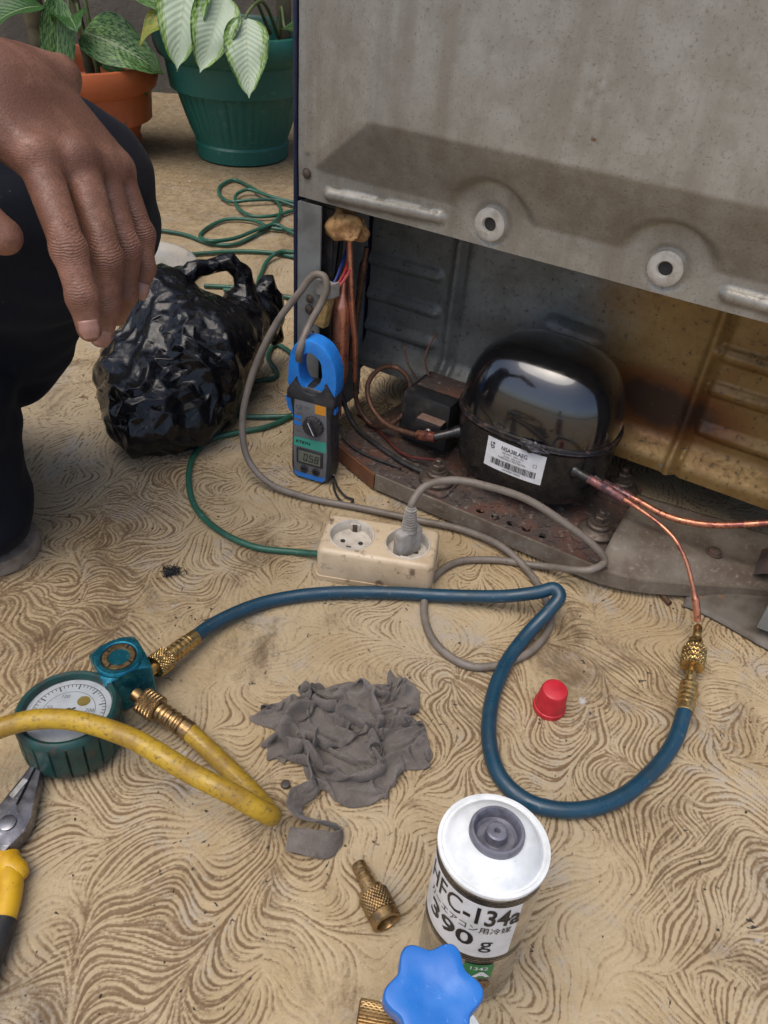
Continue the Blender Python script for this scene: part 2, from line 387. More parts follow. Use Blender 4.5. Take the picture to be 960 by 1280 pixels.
# special materials
def m_floor():
    t = NT('combed_concrete'); at = t.n('ShaderNodeAttribute', attribute_name='comb'); h = at.outputs['Fac']
    big = t.noise(3.0, 4, .6); mid = t.noise(14, 5, .65); fine = t.noise(160, 4, .7); fine2 = t.noise(420, 3, .7)
    hh = t.math('ADD', h, t.math('MULTIPLY', t.math('SUBTRACT', t.noise(260, 5, .75), .5), 1.1))
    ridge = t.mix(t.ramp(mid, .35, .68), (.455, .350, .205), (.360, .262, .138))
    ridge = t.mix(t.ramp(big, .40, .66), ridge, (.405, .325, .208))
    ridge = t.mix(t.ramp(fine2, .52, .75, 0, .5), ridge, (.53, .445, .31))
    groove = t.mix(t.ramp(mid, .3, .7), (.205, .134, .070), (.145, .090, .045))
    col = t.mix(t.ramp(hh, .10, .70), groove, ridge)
    # worn grey cement patches, dark stains, paint flecks and pits (each has its own outline)
    col = t.mix(t.math('MULTIPLY', t.ramp(t.noise(11, 8, .78), .51, .67, 0, .7), t.ramp(hh, .2, .6)), col, (.34, .32, .29))
    col = t.mix(t.ramp(t.noise(6.5, 9, .80, dist=.8), .505, .68, 0, .8), col, (.105, .066, .034))
    col = t.mix(t.ramp(t.noise(2.1, 5, .6), .42, .70, 0, .45), col, t.mix(1.0, col, (.72, .66, .58), 'MULTIPLY'))
    wv = t.n('ShaderNodeVectorMath', operation='MULTIPLY_ADD'); nv = t.n('ShaderNodeTexNoise'); nv.inputs['Scale'].default_value = 110; t.l(t.coord(), nv.inputs[0]); t.l(nv.outputs[1], wv.inputs[0]); wv.inputs[1].default_value = (.02, .02, .02); t.l(t.coord(), wv.inputs[2])
    sxy = t.n('ShaderNodeSeparateXYZ'); t.l(t.coord(), sxy.inputs[0])      # shade under the plants painted into the far floor as mottled brown
    soil = t.math('MULTIPLY', t.ramp(t.math('ADD', sxy.outputs[1], t.math('MULTIPLY', t.math('SUBTRACT', mid, .5), .8)), 1.05, 1.75), t.ramp(t.noise(48, 7, .75), .36, .62, .35, .95))  # soil here masks that painted shade: rises with distance, broken up by noise
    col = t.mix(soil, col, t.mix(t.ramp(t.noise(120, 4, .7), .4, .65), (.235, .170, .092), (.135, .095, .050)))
    vv = t.voro(30, wv.outputs[0]); col = t.mix(t.math('MULTIPLY', t.ramp(vv, .03, .16, .7, 0), t.ramp(t.noise(7, 2), .56, .64)), col, (.50, .51, .53))
    v2 = t.voro(75, wv.outputs[0]); col = t.mix(t.math('MULTIPLY', t.ramp(v2, .06, .16, 1, 0), t.ramp(t.noise(13, 3), .46, .56)), col, (.035, .025, .02))
    t.set(**{'Base Color': col, 'Specular IOR Level': .35}); t.set(Roughness=t.ramp(mid, .3, .7, .62, .85))
    b = t.bump(fine, .6, .0014); t.bump(t.noise(900, 2), .25, .0004, b)
    return t.m
def m_galv():
    t = NT('galvanised_back'); c = t.coord()
    mid = t.noise(40, 6, .7); sp = t.noise(420, 4, .7); streak = t.noise(5, 5, .6, stretch=(7, 7, .55))
    col = t.mix(t.ramp(mid, .35, .65), (.365, .348, .300), (.290, .268, .222))
    col = t.mix(t.ramp(streak, .42, .70, 0, .75), col, (.245, .215, .170))
    col = t.mix(t.ramp(sp, .54, .72, 0, .75), col, (.14, .115, .085))
    col = t.mix(t.ramp(t.noise(90, 5, .7), .64, .76, 0, .5), col, (.44, .44, .43))
    col = t.mix(t.ramp(t.noise(48, 5, .7), .69, .75), col, (.15, .085, .045))
    t.set(**{'Base Color': col, 'Metallic': .5}); t.set(Roughness=t.ramp(sp, .3, .7, .36, .58))
    t.bump(sp, .18, .0006); return t.m
def m_inner():
    t = NT('sooty_inner_panel'); c = t.coord(); sx = t.n('ShaderNodeSeparateXYZ'); t.l(c, sx.inputs[0])
    mid = t.noise(18, 6, .7); sp = t.noise(160, 4, .65)
    x = t.math('ADD', sx.outputs[0], t.math('MULTIPLY', t.math('SUBTRACT', mid, .5), .10))
    grey = t.mix(t.ramp(mid, .35, .65), (.215, .22, .205), (.135, .135, .12))
    och = t.mix(t.ramp(mid, .3, .7), (.33, .205, .066), (.23, .125, .036))
    col = t.mix(t.ramp(x, .26, .36), grey, och)
    # brown heat stain where the pipe was brazed
    vx = t.math('DIVIDE', t.math('SUBTRACT', sx.outputs[0], .385), .085); vz = t.math('DIVIDE', t.math('SUBTRACT', sx.outputs[2], .135), .035)
    r2 = t.math('ADD', t.math('ADD', t.math('MULTIPLY', vx, vx), t.math('MULTIPLY', vz, vz)), t.math('MULTIPLY', t.math('SUBTRACT', mid, .5), 1.6))
    col = t.mix(t.ramp(r2, .5, 2.2, .9, 0), col, (.150, .046, .009))
    col = t.mix(t.ramp(r2, .1, .8, .8, 0), col, (.025, .018, .014))
    col = t.mix(t.ramp(sp, .55, .72, 0, .8), col, (.035, .028, .02))
    col = t.mix(t.ramp(t.noise(75, 4, .6), .66, .74, 0, .8), col, (.28, .26, .22))
    t.set(**{'Base Color': col, 'Metallic': .3}); t.set(Roughness=t.ramp(sp, .3, .7, .38, .6)); t.bump(sp, .2, .0006)
    return t.m
def m_skin():
    t = NT('brown_skin'); mid = t.noise(35, 4); fine = t.noise(420, 4, .6); v = t.voro(900)
    col = t.mix(t.ramp(mid, .36, .62), (.245, .116, .074), (.150, .064, .038))
    col = t.mix(t.ramp(fine, .42, .75, 0, .5), col, (.105, .045, .029))
    at = t.n('ShaderNodeAttribute', attribute_name='crease'); 
    col = t.mix(t.math('MULTIPLY', at.outputs['Fac'], .55), col, (.085, .036, .024))
    t.set(**{'Base Color': col, 'Subsurface Weight': .12, 'Subsurface Scale': .004, 'Specular IOR Level': .4}); t.b.inputs['Subsurface Radius'].default_value = (1, .35, .2)
    t.set(Roughness=t.ramp(fine, .3, .7, .42, .6))
    wr = t.n('ShaderNodeTexWave'); wr.inputs['Scale'].default_value = 230; wr.inputs['Distortion'].default_value = 6; wr.inputs['Detail'].default_value = 3
    wr.bands_direction = 'Z'; t.l(t.coord(), wr.inputs['Vector'])
    b = t.bump(t.math('MULTIPLY', wr.outputs['Fac'], at.outputs['Fac']), .9, .0008); b = t.bump(v, .35, .0004, b); t.bump(fine, .35, .0006, b)
    return t.m
def m_denim():
    t = NT('dark_navy_denim'); mid = t.noise(9, 4); f = t.noise(900, 3, .7); lint = t.noise(330, 2)
    col = t.mix(t.ramp(mid, .35, .65), (.0042, .0050, .0085), (.0060, .0075, .013))
    col = t.mix(t.ramp(f, .5, .8, 0, .5), col, (.014, .016, .024)); col = t.mix(t.ramp(lint, .74, .78, 0, .6), col, (.12, .12, .13))
    t.set(**{'Base Color': col, 'Roughness': .85, 'Sheen Weight': .03, 'Specular IOR Level': .15}); t.bump(f, .4, .0006); return t.m
def m_bag():
    t = NT('black_polythene'); b = t.noise(70, 4, .6)
    t.set(**{'Base Color': (.004, .004, .005), 'Specular IOR Level': .36})
    t.set(Roughness=t.ramp(b, .3, .7, .13, .28))
    nv = t.n('ShaderNodeTexNoise'); nv.inputs['Scale'].default_value = 26; nv.inputs['Detail'].default_value = 2; t.l(t.coord(), nv.inputs[0])
    wv = t.n('ShaderNodeVectorMath', operation='MULTIPLY_ADD'); t.l(nv.outputs[1], wv.inputs[0]); wv.inputs[1].default_value = (.035, .035, .035); t.l(t.coord(), wv.inputs[2])
    prev = None
    for sc, k, st in ((60, .35, .4), (130, .4, .35)):      # creased film: flat facets with random tilt
        vo = t.n('ShaderNodeTexVoronoi', feature='F1'); vo.inputs['Scale'].default_value = sc; t.l(wv.outputs[0], vo.inputs['Vector'])
        d = t.n('ShaderNodeVectorMath', operation='SUBTRACT'); t.l(wv.outputs[0], d.inputs[0]); t.l(vo.outputs['Position'], d.inputs[1])
        c = t.n('ShaderNodeVectorMath', operation='SUBTRACT'); t.l(vo.outputs['Color'], c.inputs[0]); c.inputs[1].default_value = (.5, .5, .5)
        dt = t.n('ShaderNodeVectorMath', operation='DOT_PRODUCT'); t.l(d.outputs[0], dt.inputs[0]); t.l(c.outputs[0], dt.inputs[1])
        prev = t.bump(t.math('MULTIPLY', dt.outputs['Value'], k), st, 1.0, prev)
    return t.m
def m_rag():
    t = NT('grey_rag_cloth'); mid = t.noise(28, 5, .6); f = t.noise(750, 3, .7)
    col = t.mix(t.ramp(mid, .35, .68), (.115, .098, .086), (.175, .152, .134)); col = t.mix(t.ramp(t.noise(50, 4), .58, .72, 0, .7), col, (.07, .055, .048))
    col = t.mix(t.ramp(f, .5, .8, 0, .4), col, (.24, .215, .20))
    t.set(**{'Base Color': col, 'Roughness': .95, 'Sheen Weight': .2, 'Specular IOR Level': .15})
    wv = t.n('ShaderNodeTexWave'); wv.inputs['Scale'].default_value = 260; wv.inputs['Distortion'].default_value = 2; t.l(t.coord('UV'), wv.inputs[0])
    b = t.bump(wv.outputs['Fac'], .15, .0005); b = t.bump(t.noise(85, 5, .65, dist=.8), .7, .004, b); t.bump(f, .5, .0008, b); return t.m
def m_leaf(kind):
    """u along the blade, v across (uv map); kind: 0 white centred, 1 mottled, 2 yellowing"""
    t = NT('leaf_%d' % kind); uv = t.n('ShaderNodeUVMap'); uv.uv_map = 'UVMap'
    sx = t.n('ShaderNodeSeparateXYZ'); t.l(uv.outputs[0], sx.inputs[0]); u, v = sx.outputs[0], sx.outputs[1]
    e = t.math('MULTIPLY', t.math('ABSOLUTE', t.math('SUBTRACT', v, .5)), 2.0)
    info = t.n('ShaderNodeObjectInfo'); cmb = t.n('ShaderNodeVectorMath', operation='ADD'); t.l(uv.outputs[0], cmb.inputs[0]); t.l(info.outputs['Random'], cmb.inputs[1])
    nz = t.noise(9, 4, .65, vec=cmb.outputs[0], stretch=(1.0, 2.2, 1)); nf = t.noise(26, 4, .6, vec=cmb.outputs[0], stretch=(.7, 1.6, 1))
    g0, g1 = (.028, .085, .022), (.050, .135, .030)
    if kind == 0:
        ee = t.math('ADD', e, t.math('MULTIPLY', t.math('SUBTRACT', nz, .5), 1.3))
        col = t.mix(t.ramp(ee, .55, .85), (.46, .56, .40), (.22, .36, .07)); col = t.mix(t.ramp(ee, .80, 1.05), col, g0)
    elif kind == 1:
        col = t.mix(t.ramp(nf, .44, .54), g0, (.17, .31, .10)); col = t.mix(t.ramp(nz, .60, .70), col, (.30, .43, .20))
    elif kind == 2:
        col = t.mix(t.ramp(nz, .40, .60), (.42, .36, .06), (.14, .25, .05)); col = t.mix(t.ramp(nf, .62, .75), col, (.50, .33, .16))
    else:
        col = t.mix(t.ramp(nz, .4, .6), g0, g1)
    col = t.mix(t.ramp(e, .0, .05, .7, 0), col, (.40, .46, .28))
    t.set(**{'Base Color': col, 'Roughness': .42, 'Specular IOR Level': .45, 'Transmission Weight': 0.0})
    side = t.math('SINE', t.math('MULTIPLY', t.math('ADD', u, t.math('MULTIPLY', e, -.22)), 95.0)); t.bump(side, .18, .002)
    # light through the blade
    tr = t.n('ShaderNodeBsdfTranslucent'); t.l(col, tr.inputs[0]); mx = t.n('ShaderNodeMixShader'); mx.inputs[0].default_value = .25
    t.l(t.b.outputs[0], mx.inputs[1]); t.l(tr.outputs[0], mx.inputs[2]); t.l(mx.outputs[0], t.t.nodes['Material Output'].inputs[0])
    return t.m
def m_clear():
    t = NT('clear_plastic'); t.set(**{'Base Color': (.93, .94, .92), 'Roughness': .12, 'Transmission Weight': .85, 'IOR': 1.45}); t.bump(t.noise(60, 3), .1, .001); return t.m
def m_glass():
    t = NT('gauge_lens'); t.set(**{'Base Color': (.95, .95, .95), 'Roughness': .18, 'Transmission Weight': 1.0, 'IOR': 1.2}); return t.m
def m_wall():
    t = NT('old_cement_wall'); mid = t.noise(4, 6, .65); f = t.noise(60, 5, .7)
    col = t.mix(t.ramp(mid, .35, .65), (.075, .066, .052), (.12, .105, .085)); col = t.mix(t.ramp(f, .55, .75, 0, .6), col, (.06, .055, .045))
    t.set(**{'Base Color': col, 'Roughness': .9}); t.bump(f, .6, .006); return t.m
def m_dial():
    t = NT('dial_paper'); col = t.mix(t.ramp(t.noise(60, 4), .4, .7), (.62, .66, .68), (.50, .54, .56)); col = t.mix(t.ramp(t.noise(150, 4), .64, .72), col, (.34, .34, .32))
    t.set(**{'Base Color': col, 'Roughness': .4}); return t.m
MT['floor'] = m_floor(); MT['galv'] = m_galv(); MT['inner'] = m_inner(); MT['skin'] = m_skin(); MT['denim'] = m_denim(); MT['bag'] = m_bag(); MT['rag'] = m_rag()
LEAF = [m_leaf(i) for i in range(4)]
MT['clear'] = m_clear(); MT['glass'] = m_glass(); MT['wall'] = m_wall(); MT['dial'] = m_dial()

# ---------------------------------------------------------------- the floor: one sheet, combed swirls as relief
def vnoise(x, y, seed):
    rg = np.random.default_rng(seed); T = rg.random((256, 256)); xi = np.floor(x).astype(int); yi = np.floor(y).astype(int); fx = x-xi; fy = y-yi
    fx = fx*fx*fx*(fx*(fx*6-15)+10); fy = fy*fy*fy*(fy*(fy*6-15)+10); a = T[xi % 256, yi % 256]; b = T[(xi+1) % 256, yi % 256]; c = T[xi % 256, (yi+1) % 256]; d = T[(xi+1) % 256, (yi+1) % 256]
    return a*(1-fx)*(1-fy)+b*fx*(1-fy)+c*(1-fx)*fy+d*fx*fy
def blur(A, s):
    k = int(3*s)+1; g = np.exp(-.5*(np.arange(-k, k+1)/s)**2); g /= g.sum()
    for ax in (0, 1):
        A = sum(gk*np.roll(A, i-k, axis=ax) for i, gk in enumerate(g))
    return A
def comb_height(px=.0008, x0=-.78, x1=.78, y0=-.05, y1=1.45):
    nx, ny = int((x1-x0)/px), int((y1-y0)/px)
    xs = x0+px*np.arange(nx); ys = y0+px*np.arange(ny); X, Y = np.meshgrid(xs, ys, indexing='ij')
    # flow = contour direction of a smooth potential: loops, hooks and S-curves like a trowel comb
    I0 = np.arange(nx, dtype=np.float32)[:, None]+np.zeros((1, ny), np.float32); J0 = np.arange(ny, dtype=np.float32)[None, :]+np.zeros((nx, 1), np.float32)
    def idx(A, n): return np.clip(np.rint(A), 0, n-1).astype(np.int32)
    def lic(N, doublings, u, v):
        out = -N
        for sg in (1, -1):
            I, J, A = I0+sg*1.4*u, J0+sg*1.4*v, N
            for _ in range(doublings):          # path sums by doubling
                i, j = idx(I, nx), idx(J, ny); A = A+A[i, j]; I, J = I[i, j]+(I-i), J[i, j]+(J-j)
            out = out+A
        return out
    def norm(A): return (A-A.mean())/A.std()
    rg = np.random.default_rng(11); N = rg.standard_normal((nx, ny)).astype(np.float32); N = norm(blur(N, .7)-blur(N, 1.5))
    def strokes(seed, a0):
        th = a0+5.4*(vnoise(X*7.0+40, Y*7.0+40, seed)-.5)+4.2*(vnoise(X*14.5+9, Y*14.5+9, seed+1)-.5)+2.4*(vnoise(X*34+9, Y*34+2, seed+2)-.5)
        u = np.cos(th).astype(np.float32); v = np.sin(th).astype(np.float32)
        A = norm(lic(N, 5, u, v)); A = norm(A-blur(A, 1.9)); return norm(blur(norm(lic(A, 3, u, v)), .45))
    A, B = strokes(3, .5), strokes(33, 1.9)
    # later strokes of the comb run across earlier ones in patches with ragged borders
    pm = vnoise(X*8+5, Y*8, 41)+.35*vnoise(X*26, Y*26, 42)+.12*vnoise(X*90, Y*90, 43)
    pm = np.clip((pm-.79)/.05, 0, 1); A = A*(1-pm)+B*pm
    # strength of the combing varies, some strokes are worn flat or smeared over
    w1 = vnoise(X*7, Y*7, 21)*.45+vnoise(X*19, Y*19, 22)*.3+vnoise(X*60, Y*60, 23)*.25
    H = 1/(1+np.exp(-2.3*(A+.20+2.0*(w1-.5))))
    flat = np.clip((vnoise(X*6+3, Y*6, 25)*.55+vnoise(X*17, Y*17+5, 26)*.45-.56)/.14, 0, 1)*.6
    far = np.clip((Y-.85)/.5, 0, 1)*.30
    m = np.maximum(flat, far); H = H*(1-m)+.74*m
    return H, (x0, y0, px, nx, ny)
def axis(segs):
    out = []
    for a, b, s0, s1 in segs:
        p = a
        while p < b-1e-6:
            out.append(p); t = (p-a)/(b-a); p += s0+(s1-s0)*t
    out.append(segs[-1][1]); return np.array(out)
H, (hx0, hy0, hpx, hnx, hny) = comb_height()
ycoords = axis([(-40, -2, 8, 2), (-2, -.08, .5, .02), (-.08, .08, .006, .004), (.08, .55, .00098, .00115), (.55, 1.3, .00118, .0055), (1.3, 1.46, .008, .012), (1.46, 4, .04, .5), (4, 80, 2, 20)])
xr = axis([(0, .28, .00100, .00108), (.28, .50, .0012, .003), (.50, .92, .0045, .010), (.92, 3, .04, .5), (3, 60, 2, 15)])
xcoords = np.concatenate([-xr[:0:-1], xr])
GX, GY = np.meshgrid(xcoords, ycoords, indexing='ij')
def sample(A, X, Y):
    fx = np.clip((X-hx0)/hpx, 0, hnx-1.001); fy = np.clip((Y-hy0)/hpx, 0, hny-1.001); i = fx.astype(int); j = fy.astype(int); fx -= i; fy -= j
    return A[i, j]*(1-fx)*(1-fy)+A[i+1, j]*fx*(1-fy)+A[i, j+1]*(1-fx)*fy+A[i+1, j+1]*fx*fy
HV = sample(H, GX, GY)
inside = (GX > hx0) & (GX < -hx0) & (GY > hy0) & (GY < 1.44); HV = np.where(inside, HV, .6)
GZ = np.where(inside, (HV-1)*.0012, -.0005)+np.where(inside, .0, 0)
P = np.stack([GX, GY, GZ], -1).reshape(-1, 3); nxv, nyv = GX.shape
ii, jj = np.meshgrid(np.arange(nxv-1), np.arange(nyv-1), indexing='ij'); a = (ii*nyv+jj).ravel()
FL = np.stack([a, a+nyv, a+nyv+1, a+1], 1)
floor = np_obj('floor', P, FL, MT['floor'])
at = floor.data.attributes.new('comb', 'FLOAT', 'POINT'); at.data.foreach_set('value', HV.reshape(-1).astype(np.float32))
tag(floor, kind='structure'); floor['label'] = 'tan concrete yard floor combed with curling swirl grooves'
del P, FL, GX, GY, GZ, H

# wall behind the pots
wl = obj('wall', box(-6, 6, 2.62, 2.80, -.02, 2.3), MT['wall']); tag(wl, 'rough grey cement wall behind the potted plants', 'wall')
# ---------------------------------------------------------------- refrigerator (seen from behind)
FR_O, FR_E = V((-.117, .811, 0)), (-.034, 0, -.504)
fr = empty('refrigerator', FR_O); fr.rotation_euler = FR_E
tag(fr, 'old grey refrigerator seen from its back with open compressor bay', 'refrigerator')
from mathutils import Euler
FR_M = Matrix.Translation(FR_O) @ Euler(FR_E).to_matrix().to_4x4()
FW = .598
# cabinet sides / top / front in navy paint, 3 mm outside the back panel edges
obj('side_panel', box(-.0045, -.0005, -.002, .58, .05, 1.5, .001), MT['navy_paint'], fr)
obj('side_panel', box(FW+.0005, FW+.0045, -.002, .58, .05, 1.5, .001), MT['navy_paint'], fr)
obj('cabinet_front', box(-.004, FW+.004, .581, .63, .05, 1.5, .004), MT['navy_paint'], fr)
obj('cabinet_top', box(-.004, FW+.004, -.002, .63, 1.5005, 1.52, .004), MT['navy_paint'], fr)
obj('compartment_ceiling', box(.001, FW-.001, .014, .578, .318, .325), MT['galv_dark'], fr)
GROM = [(.218, .332), (.380, .333)]
def segd(px, pz, ax, az, bx, bz):
    dx, dz = bx-ax, bz-az; t = min(1, max(0, ((px-ax)*dx+(pz-az)*dz)/(dx*dx+dz*dz))); return math.hypot(px-ax-t*dx, pz-az-t*dz)
def bead(d, w, h): return h*math.sqrt(max(0, 1-(d/w)**2)) if d < w else 0
DOTS = [(.295, .464), (.309, .464), (.302, .458), (.295, .452), (.309, .450)]
def panel_y(a, z):
    t = min(1, max(0, (.402-z)/.062)); lf = min(1, max(0, (a-.018)/.085)); rt = min(1, max(0, (FW-.018-a)/.085))
    lvl = min(1-t, lf, rt)
    lvl = lvl-.03*math.exp(-((1-t-min(lf, rt))/.12)**2)
    y = -.036*max(0, lvl)
    for gx, gz in GROM:
        y *= sstep(.0355, .0445, math.hypot(a-gx, z-gz))
    y -= bead(segd(a, z, .040, .3205, .164, .3255), .0062, .0055)
    y -= bead(segd(a, z, .434, .3245, .558, .3225), .0062, .0055)
    y -= bead(segd(a, z, .0125, .356, .0135, 1.40), .0028, .0018)
    for gx, gz in GROM: y += .002*math.exp(-((math.hypot(a-gx, z-gz)-.0165)/.0022)**2)
    for dx, dz in DOTS: y -= .0014*max(0, 1-(math.hypot(a-dx, z-dz)/.0026)**2)
    y += .0011*noise.noise(V((a*9, z*9, 3)))+.0005*noise.noise(V((a*30, z*30, 8)))
    return y
za = list(axis([(.3105, .42, .0021, .0021), (.42, .50, .0030, .004), (.50, 1.4995, .02, .06)])); aa = list(axis([(.001, .6*FW, .0024, .0024), (.6*FW, FW-.001, .0026, .004)]))
vs = [(a, .013, .3105) for a in aa]+[(a, panel_y(a, z), z) for z in za for a in aa]; n = len(aa)
fs = [(j*n+i, j*n+i+1, (j+1)*n+i+1, (j+1)*n+i) for j in range(len(za)) for i in range(n-1)]
bp = obj('back_panel', (vs, fs), MT['galv'], fr, ang=60, recalc=False)
for gx, gz in GROM:
    R = frame((gx, panel_y(gx, gz)+.004, gz), (0, -1, 0))
    obj('grommet', xf(lathe([(.0062, -.012), (.0062, .0078), (.0072, .0092), (.0125, .0092), (.0148, .0078), (.0152, .0030), (.0150, -.002)], 36, False, False), R), MT['rubber_grey'], bp)
    obj('grommet_hole', xf(lathe([(.0, .0048), (.0063, .0048)], 24, False, False), R), MT['dark'], bp)
def screw(loc, r, m, parent, up=(0, -1, 0), slot=True):
    R = frame(loc, up, (1, .3, 0))
    g = lathe([(r*1.25, 0), (r*1.25, r*.22), (r, r*.26), (r*.95, r*.62), (r*.5, r*.80)], 20, False, True)
    if slot: g = merge(g, box(-r*.8, r*.8, -r*.14, r*.14, r*.79, r*.84))
    return obj('screw', xf(g, R), m, parent)
screw((.0115, panel_y(.0115, .335)-.0002, .335), .0042, MT['bolt'], bp)
# corner posts either side of the compressor bay
def post(x0, x1, holes):
    out = rrect(x1-x0, .292, .001, 2, (x0+x1)/2, .160)
    g = slab(out, 0, .0022, [circle(r, 14, hx, hz) for hx, hz, r in holes])
    R = Matrix(((1, 0, 0, 0), (0, 0, -1, .0012), (0, 1, 0, 0), (0, 0, 0, 1)))
    g2 = box(x0+.0008 if x0 < .3 else x1-.003, x0+.003 if x0 < .3 else x1-.0008, .0015, .14, .014, .306)
    return obj('corner_post', merge(xf(g, R), g2), MT['galv_dark'], fr, ang=30)
p1 = post(.0005, .030, [(.0175, .2235, .0022), (.0062, .150, .0026), (.022, .165, .0018), (.019, .178, .0016)])
post(FW-.030, FW-.0005, [(FW-.0175, .2235, .0022)])
screw((.0178, -.0012, .2040), .0040, MT['bolt'], p1); screw((.0175, -.0012, .1915), .0046, MT['bolt'], p1)
obj('post_backing', box(.003, .034, .016, .019, .02, .30), MT['dark'], fr)
# inner wall of the bay with ribs and pressed louvres
LOUV = [(-.01, .205, .098, .207), (-.01, .160, .100, .161), (-.01, .117, .098, .118), (.25, .193, .304, .190), (.436, .213, .56, .211), (.441, .173, .56, .171), (.444, .123, .56, .121)]
def inner_y(a, z):
    y = .150
    for rx in (.122, .424): d = a-rx-.00*(z-.2); y -= .005*math.exp(-(d/.0042)**2)-.004*math.exp(-((d-.010)/.0032)**2)
    for x0, z0, x1, z1 in LOUV: d = segd(a, z, x0, z0, x1, z1); y -= bead(d, .0085, .0065 if x0 != .25 else -.004) if z < z0+.002 else bead(d, .0085, .0065 if x0 != .25 else -.005)*.75
    y -= .02*sstep(.105, .075, z)
    return y+.0012*noise.noise(V((a*14, z*14, 1)))
za = list(axis([(.066, .320, .0022, .0022)])); aa = list(axis([(.003, FW-.003, .0028, .0028)])); n = len(aa)
vs = [(a, .175, .066) for a in aa]+[(a, inner_y(a, z), z) for z in za for a in aa]
fs = [(j*n+i, j*n+i+1, (j+1)*n+i+1, (j+1)*n+i) for j in range(len(za)) for i in range(n-1)]
obj('inner_panel', (vs, fs), MT['inner'], fr, ang=60, recalc=False)
obj('cabinet_floor', box(.003, FW-.003, .176, .575, .060, .068), MT['dark'], fr)
for fx in (.06, FW-.06): obj('foot', xf(lathe([(.022, -.02), (.022, .02), (.012, .022), (.012, .062)], 20), Matrix.Translation((fx, .50, .0))), MT['dark'], fr)
# base rail that carries the compressor
plate = [(.052, .010), (.130, -.020), (.415, -.020), (.425, .115), (.30, .14), (.19, .135), (.07, .148)]
holes = [circle(.0052, 16, hx, hy, .0044) for hx, hy in ((.262, -.008), (.281, -.008), (.300, -.008), (.318, -.007), (.337, -.007))]
rail = obj('base_rail', slab(plate, .0185, .0225, holes), MT['rust'], fr, ang=30)
def strip(pts, z0, z1, th, zoff=None):
    l = [V((p[0], p[1], 0)) for p in pts]; vs, fs = [], []
    for i, p in enumerate(l):
        t = (l[min(i+1, len(l)-1)]-l[max(0, i-1)]).normalized(); nn = V((t.y, -t.x, 0))
        lo = z0[i] if isinstance(z0, list) else z0; hi = z1[i] if isinstance(z1, list) else z1
        for q in (p, p+nn*th):
            vs += [(q.x, q.y, lo), (q.x, q.y, hi)]
    for i in range(len(l)-1):
        k = 4*i
        fs += [(k, k+4, k+5, k+1), (k+2, k+3, k+7, k+6), (k+1, k+5, k+7, k+3), (k, k+2, k+6, k+4)]
    fs += [(0, 1, 3, 2), (4*len(l)-4, 4*len(l)-2, 4*len(l)-1, 4*len(l)-3)]
    return vs, fs
obj('flange', strip([(.131, -.0205), (.20, -.0212), (.30, -.0215), (.415, -.0205)], .004, .0245, .003), MT['rust_grey'], rail, ang=30)
obj('rusted_end', strip([(.051, .0095), (.09, -.006), (.130, -.0205)], .003, .023, .003), mat('orange_rust', (.16, .06, .022), .85, 0, c2=(.10, .045, .025), sc=60, bump=.5), rail, ang=30)
# bent arm of the base on the right with its folded lip, then the lower bracket
def arm(u, v):
    a = .405+.205*u; d0 = -.021+.085*sstep(.0, 1.0, u); d1 = .112+.03*u; d = d0+(d1-d0)*v
    z = .021+.018*sstep(.0, .35, v)*(1-.3*u)-.010*math.exp(-((v-.55)/.25)**2)*sstep(.2, .7, u)+.002*noise.noise(V((a*25, d*25, 2)))
    return (a, d, z)
g = gridmesh(arm, 40, 24); ao = obj('base_arm', g, MT['rust_grey'], fr, ang=60); sm = ao.modifiers.new('s', 'SOLIDIFY'); sm.thickness = .0022
lip = [(.405+.205*i/14, -.0215+.085*sstep(0, 1, i/14)-.001) for i in range(15)]
obj('arm_lip', strip(lip, [.006+.004*i/14 for i in range(15)], [.024-.001*i/14 for i in range(15)], .0028), MT['rust_grey'], ao, ang=30)
lb = gridmesh(lambda u, v: (.497+.12*u, -.001+.018*u+(.06+.03*u)*v-.03*(1-v)*sstep(0, 1, u), .003+.012*sstep(0, .6, v)), 20, 8)
lo = obj('lower_bracket', lb, mat('dull_bracket', (.135, .118, .095), .7, .2, c2=(.085, .065, .045), sc=40, c3=(.18, .08, .03), sc3=60, lo3=.66, hi3=.74, bump=.2), fr); lo.modifiers.new('s', 'SOLIDIFY').thickness = .002
screw((.505, .062, .0345), .007, MT['rust'], ao, (0, 0, 1), False)
hump = obj('arm_gusset', gridmesh(lambda u, v: (.548+.052*u, .055+.05*v, .030+.028*math.sin(PI*min(1, u*1.3+.05))*(.4+.6*math.sin(PI*v))), 12, 10), MT['rust'], ao)

# flakes of rust and dirt lying on the rail
rg = random.Random(5); vs, fs = [], []
for i in range(420):
    a = rg.uniform(.075, .41); d = rg.uniform(-.012, .03) if rg.random() < .75 else rg.uniform(.03, .12)
    if d < .010-.385*(a-.052)+.004 and a < .13: continue
    s = rg.uniform(.0008, .0030); g = xf(box(-s, s, -s*.7, s*.7, 0, s*.6), Matrix.Translation((a, d, .0224)) @ Matrix.Rotation(rg.uniform(0, 6), 4, 'Z') @ Matrix.Rotation(rg.uniform(-.5, .5), 4, 'X'))
    k = len(vs); vs += g[0]; fs += [tuple(j+k for j in f) for f in g[1]]
tag(obj('rust_flakes', (vs, fs), MT['rust'], rail, ang=0), kind='stuff')

